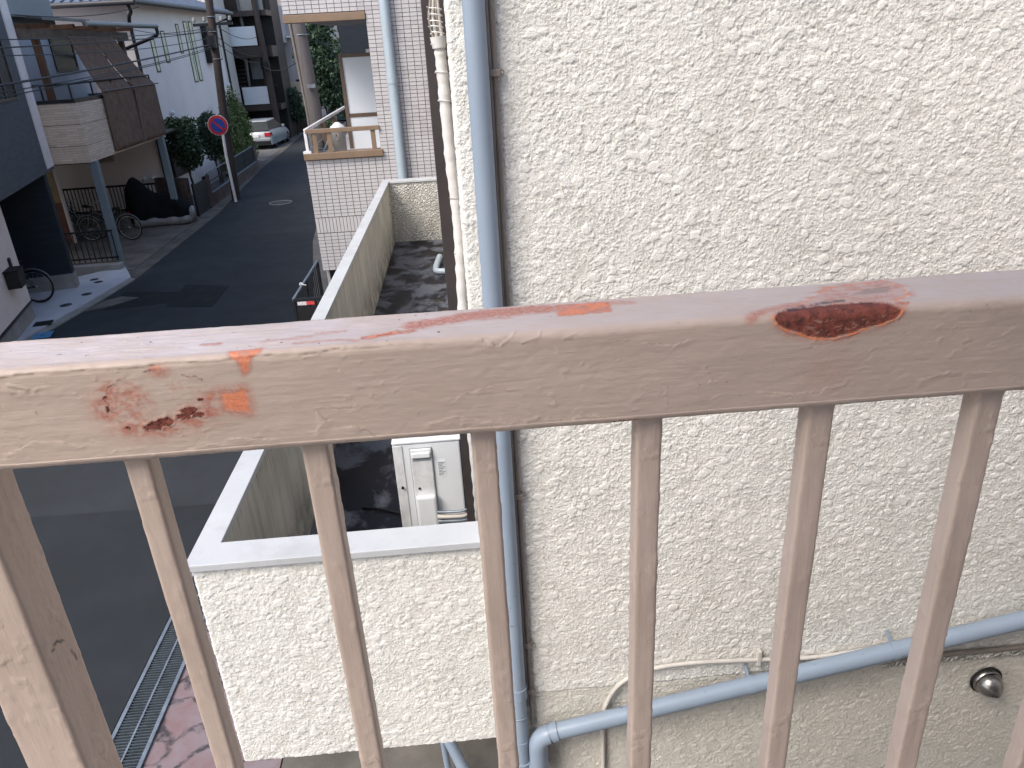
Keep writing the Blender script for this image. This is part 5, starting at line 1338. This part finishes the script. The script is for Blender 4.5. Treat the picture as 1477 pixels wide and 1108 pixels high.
cable('slack thin cable below the thick cable at the left', ((-7.22, 25.6, 4.5), (-5.4, 5.0, 3.86)), 0.009, 0.12)
cable('short service drop from the pole to the white house corner', ((-7.2, 25.55, 5.0), (-9.2, 25.0, 5.1)), 0.009, 0.12)
cable('service wire from the white house corner to the pergola roof', ((-8.75, 24.6, 5.65), (-9.2, 18.6, 5.3)), 0.010, 0.12)
for k, (z0, z1, lab) in enumerate(((5.2, 5.05, 'highest wire between the utility pole and the dark far pole'), (4.9, 4.2, 'middle wire between the utility pole and the dark far pole'), (4.7, 3.9, 'lowest wire between the utility pole and the dark far pole'))):
    cable(lab, ((-7.15, 25.7, z0), (-9.85, 43.0, z1)), 0.012, 0.25)
cable('wire from the dark far pole across to the concrete pole', ((-9.8, 43.0, 3.7), (-3.45, 19.2, 4.15)), 0.011, 0.25)
cable('upper wire running from the concrete pole past the trees', ((-3.4, 19.1, 4.6), (-5.5, 46.0, 4.9)), 0.010, 0.3)
for (x, y, dx, lab) in ((-9.95, 44.0, 0.05, 'dark far utility pole leaning in front of the white balcony panels'), (-9.45, 42.6, -0.25, 'second dark far pole beside the leaning one')):
    p2 = thing('utility_pole', lab, 'utility pole', (x, y, 0))
    b = MB(); b.tube([(0, 0, 0), (dx * 0.3, 0, 4), (dx, 0, 9)], [0.17, 0.15, 0.12], 12); part('shaft', b, M['pole_dark'], p2)
    b = MB(); b.box(-0.12, 0.12, -0.3, -0.14, 3.5, 3.9); part('junction_box', b, M['steel_dark'], p2)
    b = MB(); b.ring((dx * 0.4, 0, 3.3), (0, 0, 1), 0.16, 0.02, 14, 5); part('band', b, M['steel_dark'], p2)
cp = thing('concrete_pole', 'thick grey concrete utility pole left of the tiled balcony', 'utility pole', (-3.32, 19.0, 0))
b = MB(); b.tube([(0, 0, 0), (-0.02, 0, 3), (-0.10, 0, 5), (-0.2, 0, 9)], [0.18, 0.17, 0.155, 0.14], 20); part('shaft', b, M['pole_concrete'], cp)
for z in (4.62,):
    b = MB(); b.ring((-0.05, 0, z), (0, 0, 1), 0.165, 0.012, 18, 5); part('band', b, M['steel'], cp)
b = MB(); b.tube([(-0.16, -0.12, 0.3), (-0.17, -0.1, 3), (-0.26, -0.1, 5.0)], 0.03, 8); part('riser_conduit', b, M['conduit'], cp)
b = MB(); b.box(-0.05, 0.13, -0.26, -0.20, 3.52, 3.60); part('plate', b, M['steel'], cp)

# ================================================================== FAR HOUSES
h4 = thing('dark_far_house', 'dark brown far house with white balcony panels above a parking bay', 'house', (-9.2, 43.0, 0))
b = MB(); b.box(-8, 0, 1.2, 3.2, 0, 9); part('wall', b, M['frame_black'], h4)
for z0, z1 in ((4.1, 4.62), (6.0, 6.25), (1.55, 1.83)):
    b = MB(); b.box(-8, 0.0, -0.02, 1.19, z0, z1); part('slab', b, M['frame_dark'], h4)
for (x0, x1, z0, z1) in ((-2.37, -0.67, 4.66, 5.54), (-1.85, -0.57, 1.87, 2.72)):
    b = MB(); b.box(x0, x1, -0.06, -0.02, z0, z1); part('balcony_panel', b, M['panel_white'], h4, 0.01)
for (z0, z1) in ((4.66, 5.54), (1.87, 2.72), (3.0, 4.0)):
    b = MB(); b.box(-0.52, -0.40, -0.06, -0.02, z0, z1); part('end_panel', b, M['panel_white'], h4)
for (x0, x1, z0, z1) in ((-1.5, -0.55, 3.05, 4.08), (-1.5, -0.35, 6.26, 7.2)):
    m = MB(); m.box(x0 - 0.06, x1 + 0.06, 1.14, 1.195, z0 - 0.06, z0); m.box(x0 - 0.06, x0, 1.14, 1.195, z0, z1); m.box(x1, x1 + 0.06, 1.14, 1.195, z0, z1); w_ = part('window', m, M['frame_black'], h4)
    m = MB(); m.box(x0, x1, 1.15, 1.19, z0, z1); part('pane', m, M['window_grey'], w_)
b = MB(); b.tube([(-1.55, 0.4, 2.6), (-1.5, 0.4, 4.1)], [0.05, 0.09], 8); part('folded_parasol', b, M['gutter_silver'], h4)
b = MB(); b.tube([(-1.35, 0.4, 5.5), (-1.42, 0.4, 7.0)], [0.08, 0.05], 8); part('folded_parasol', b, M['gutter_silver'], h4)
for k in range(7):
    b = MB(); b.box(-2.5, -1.7, 0.2 + k * 0.12, 0.3 + k * 0.12, 2.75 + k * 0.19, 2.80 + k * 0.19); part('stair_tread', b, M['frame_dark'], h4)
b = MB(); b.box(-2.45, -2.25, -0.1, 1.1, 2.75, 2.79); b.box(-8, -0.1, -0.05, 0.0, 2.72, 2.76); part('handrail', b, M['frame_dark'], h4)
h4b = thing('cream_house', 'cream house wall behind the white house roof', 'house', (-13, 39.5, 0))
b = MB(); b.box(-6, 1.9, 0, 3.2, 0, 9.0); part('wall', b, M['cream'], h4b)
b = MB(); b.box(1.2, 1.7, -0.03, -0.001, 6.6, 7.6); part('window', b, M['glass_yellow'], h4b)
h5 = thing('grey_far_house', 'lavender grey far house at the street bend with a small tiled balcony', 'house', (-10.6, 48, 0))
b = MB(); b.box(0, 2.6, 0, 8, 0, 9); part('wall', b, simple('lavender_render', (0.42, 0.385, 0.39), 0.8, 0, 0.14, 1.2, 0.2, 40, 0.25, scale=(4, 4, 0.25)), h5)
b = MB(); b.box(0.5, 1.25, -1.6, -0.01, 4.75, 6.6); part('balcony', b, M['tile_b'], h5)
for k in range(12):
    b = MB(); b.box(0.49, 1.26, -1.615, -1.601, 4.82 + k * 0.15, 4.84 + k * 0.15); part('tile_joint', b, M['grout'], h5)
b = MB(); b.box(1.3, 2.0, -0.5, -0.01, 5.0, 5.08); part('awning', b, M['white_paint'], h5)
b = MB(); b.lathe([(0.0, 0.4), (0.2, 0.32), (0.3, 0.0)], (1.9, -0.02, 4.35), (0, -1, 0), 14); part('vent_dome', b, M['white_paint'], h5)
b = MB(); b.box(1.4, 1.9, -0.04, -0.001, 1.6, 2.8); part('window', b, M['window_dark'], h5)
h5b = thing('beige_porch', 'beige porch wall with a pale dome lamp at the end of the street', 'porch', (-9.1, 46.8, 0))
b = MB(); b.box(-0.45, 0.35, 0, 0.5, 1.0, 2.7); part('porch_wall', b, M['beige'], h5b)
b = MB(); b.lathe([(0, 0.22), (0.16, 0.16), (0.22, 0.0)], (0.45, 0.1, 2.2), (0, -0.5, 1), 14); part('dome_lamp', b, M['white_paint'], h5b)
b = MB(); b.box(-0.45, 0.35, 0.02, 0.48, 0, 0.998); part('porch_base', b, M['block'], h5b)
h6 = thing('navy_house', 'navy sided house seen through the tiled balcony opening', 'house', (-2.95, 22.0, 0))
b = MB(); b.box(0, 6, 0, 7, 0, 5.8); part('wall', b, M['navy'], h6)
b = MB(); b.box(0.2, 6, -0.04, -0.001, 2.4, 2.5); part('band', b, M['frame_dark'], h6)
h7 = thing('cream_far_house', 'pale cream far house behind the street trees', 'house', (-7.6, 52, 0))
b = MB(); b.box(0, 9, 0, 8, 0, 9); part('wall', b, M['cream'], h7)
for (x, z) in ((0.6, 5.2), (1.4, 5.2), (1.2, 3.2)):
    m = MB(); m.box(x, x + 0.3, -0.05, -0.001, z, z + 0.8); part('window', m, M['window_dark'], h7)
for k, (x, y, w, h, mat_, lab) in enumerate(((-24, 66, 14, 9, 'grey_wall', 'plain grey house far down the street at the left'), (-9, 70, 12, 10, 'house_white', 'plain white house closing the end of the street'))):
    hb = thing('far_house', lab, 'house', (x, y, 0))
    b = MB(); b.box(0, w, 0, 8, 0, h); part('wall', b, M[mat_], hb)
    b = MB(); b.box(-0.3, w + 0.3, -0.3, 8.3, h, h + 0.3); part('roof', b, M['gutter'], hb)

# street trees beyond the concrete pole
for k, (x, y, bl, n_, lab) in enumerate(((-6.1, 38.0, [(0, 0, 5.0, .75, .8, .9), (-.25, 0, 4.1, .8, .8, .8), (.3, 0, 3.5, .85, .8, .8), (-.1, .1, 2.7, .8, .8, .8), (.35, 0, 2.3, .6, .6, .6)], 6500, 'tall dark evergreen street tree nearest the concrete pole'),
                                         (-5.4, 40.5, [(0, 0, 3.4, .7, .8, .7), (.2, 0, 2.6, .85, .8, .9), (-.3, .1, 4.1, .6, .6, .6), (0, 0, 1.8, .7, .7, .6)], 5000, 'second dark street tree in front of the cream far house'),
                                         (-9.1, 45.6, [(0, 0, 1.9, .5, .5, .6), (.1, 0, 1.2, .55, .5, .5)], 2500, 'low dark shrub at the foot of the far poles'),
                                         (-5.9, 36.0, [(0, 0, 0.8, .5, .5, .5), (-.1, 0, 1.2, .35, .35, .35)], 2200, 'low green bush at the foot of the street trees'))):
    make_tree('street_tree' if k < 2 else 'street_shrub', lab, 'tree' if k < 2 else 'shrub', (x, y, 0), bl, n_, 0.10 if k < 2 else 0.07, M['leaf_dark'] if k != 3 else M['leaf_mid'], [(0, 0, 0), (0.05, 0, .5), (0, 0, 1.0), (0, 0, 1.6 if k < 2 else 1.1)], 40 + k)
gp = thing('stone_post', 'pale stone gate post below the street trees', 'post', (-6.35, 34.5, 0))
b = MB(); b.box(-0.11, 0.11, -0.11, 0.11, 0, 1.25); part('post_body', b, M['concrete_light'], gp, 0.01)

# ================================================================== CARS
def make_car(label, loc, rotz, paint):
    t_ = thing('parked_car', label, 'car', loc, rotz)
    L, Wd = 4.1, 0.86
    prof = [(0.0, 0.32, 0.80), (0.03, 0.60, 0.84), (0.10, 0.86, 0.85), (0.22, 0.95, 0.85), (0.6, 0.97, 0.86), (1.6, 0.95, 0.86), (2.6, 0.92, 0.86), (3.4, 0.82, 0.84), (3.9, 0.66, 0.78), (4.1, 0.42, 0.70)]
    n_ = len(prof)
    vs, fs = [], []
    for (y, zt, hw) in prof:
        for (a, z) in ((-1, 0.22), (-1.0, 0.5), (-0.97, zt - 0.06), (-0.86, zt), (0.86, zt), (0.97, zt - 0.06), (1.0, 0.5), (1, 0.22)): vs.append((a * hw, y, z))
    for i in range(n_ - 1):
        for k in range(7): fs.append((i * 8 + k, i * 8 + k + 1, (i + 1) * 8 + k + 1, (i + 1) * 8 + k))
    fs += [tuple(range(8)), tuple(range((n_ - 1) * 8 + 7, (n_ - 1) * 8 - 1, -1))]
    m = MB(); m.add(vs, fs, True); part('body', m, paint, t_)
    m = MB(); m.add([(-0.60, 0.45, 1.43), (0.60, 0.45, 1.43), (0.58, 1.9, 1.46), (-0.58, 1.9, 1.46), (-0.62, 0.45, 1.38), (0.62, 0.45, 1.38), (0.60, 1.95, 1.40), (-0.60, 1.95, 1.40)], [(0, 1, 2, 3), (0, 4, 5, 1), (1, 5, 6, 2), (2, 6, 7, 3), (3, 7, 4, 0)]); part('roof', m, paint, t_, 0.03)
    m = MB(); m.add([(-0.75, 0.12, 0.95), (0.75, 0.12, 0.95), (0.61, 0.46, 1.378), (-0.61, 0.46, 1.378), (-0.78, 2.75, 0.93), (0.78, 2.75, 0.93), (0.59, 1.94, 1.398), (-0.59, 1.94, 1.398)], [(0, 1, 2, 3), (1, 5, 6, 2), (5, 4, 7, 6), (4, 0, 3, 7)]); part('window', m, M['window_dark'], t_)
    for s in (-1, 1):
        m = MB(); m.prism([(s * 0.50, -0.012), (s * 0.80, 0.0), (s * 0.865, 0.24), (s * 0.83, 0.24), (s * 0.50, 0.05)], 0.66, 0.84); part('tail_light', m, M['tail_red'], t_)
        for y in (0.75, 3.3):
            m = MB(); m.ring((s * 0.78, y, 0.30), (1, 0, 0), 0.225, 0.085, 22, 8); w = part('wheel', m, M['black'], t_)
            m = MB(); m.lathe([(0.0, 0.05), (0.10, 0.06), (0.19, 0.03), (0.20, -0.02)], (s * 0.80, y, 0.30), (s, 0, 0), 18); part('rim', m, M['rim'], w)
        m = MB(); m.box(s * 0.86 - 0.06, s * 0.86 + 0.09, 2.45, 2.6, 0.92, 1.05); part('mirror', m, paint, t_, 0.02)
    m = MB(); m.box(-0.79, 0.79, -0.03, 0.05, 0.24, 0.42); part('bumper', m, M['steel_dark'], t_, 0.02)
    m = MB(); m.box(-0.8, 0.8, -0.045, 0.06, 0.422, 0.58); part('bumper', m, paint, t_, 0.03)
    m = MB(); m.box(-0.17, 0.17, -0.02, 0.02, 0.62, 0.76); part('number_plate', m, M['white_paint'], t_)
    return t_
make_car('silver car parked tail out under the dark far house', (-9.9, 39.4, 0.012), math.radians(-4), M['car_silver']).scale = (0.88, 0.88, 0.9)
make_car('dark car parked far off below the street trees', (-6.0, 41.5, 0.012), math.radians(8), M['car_navy'])
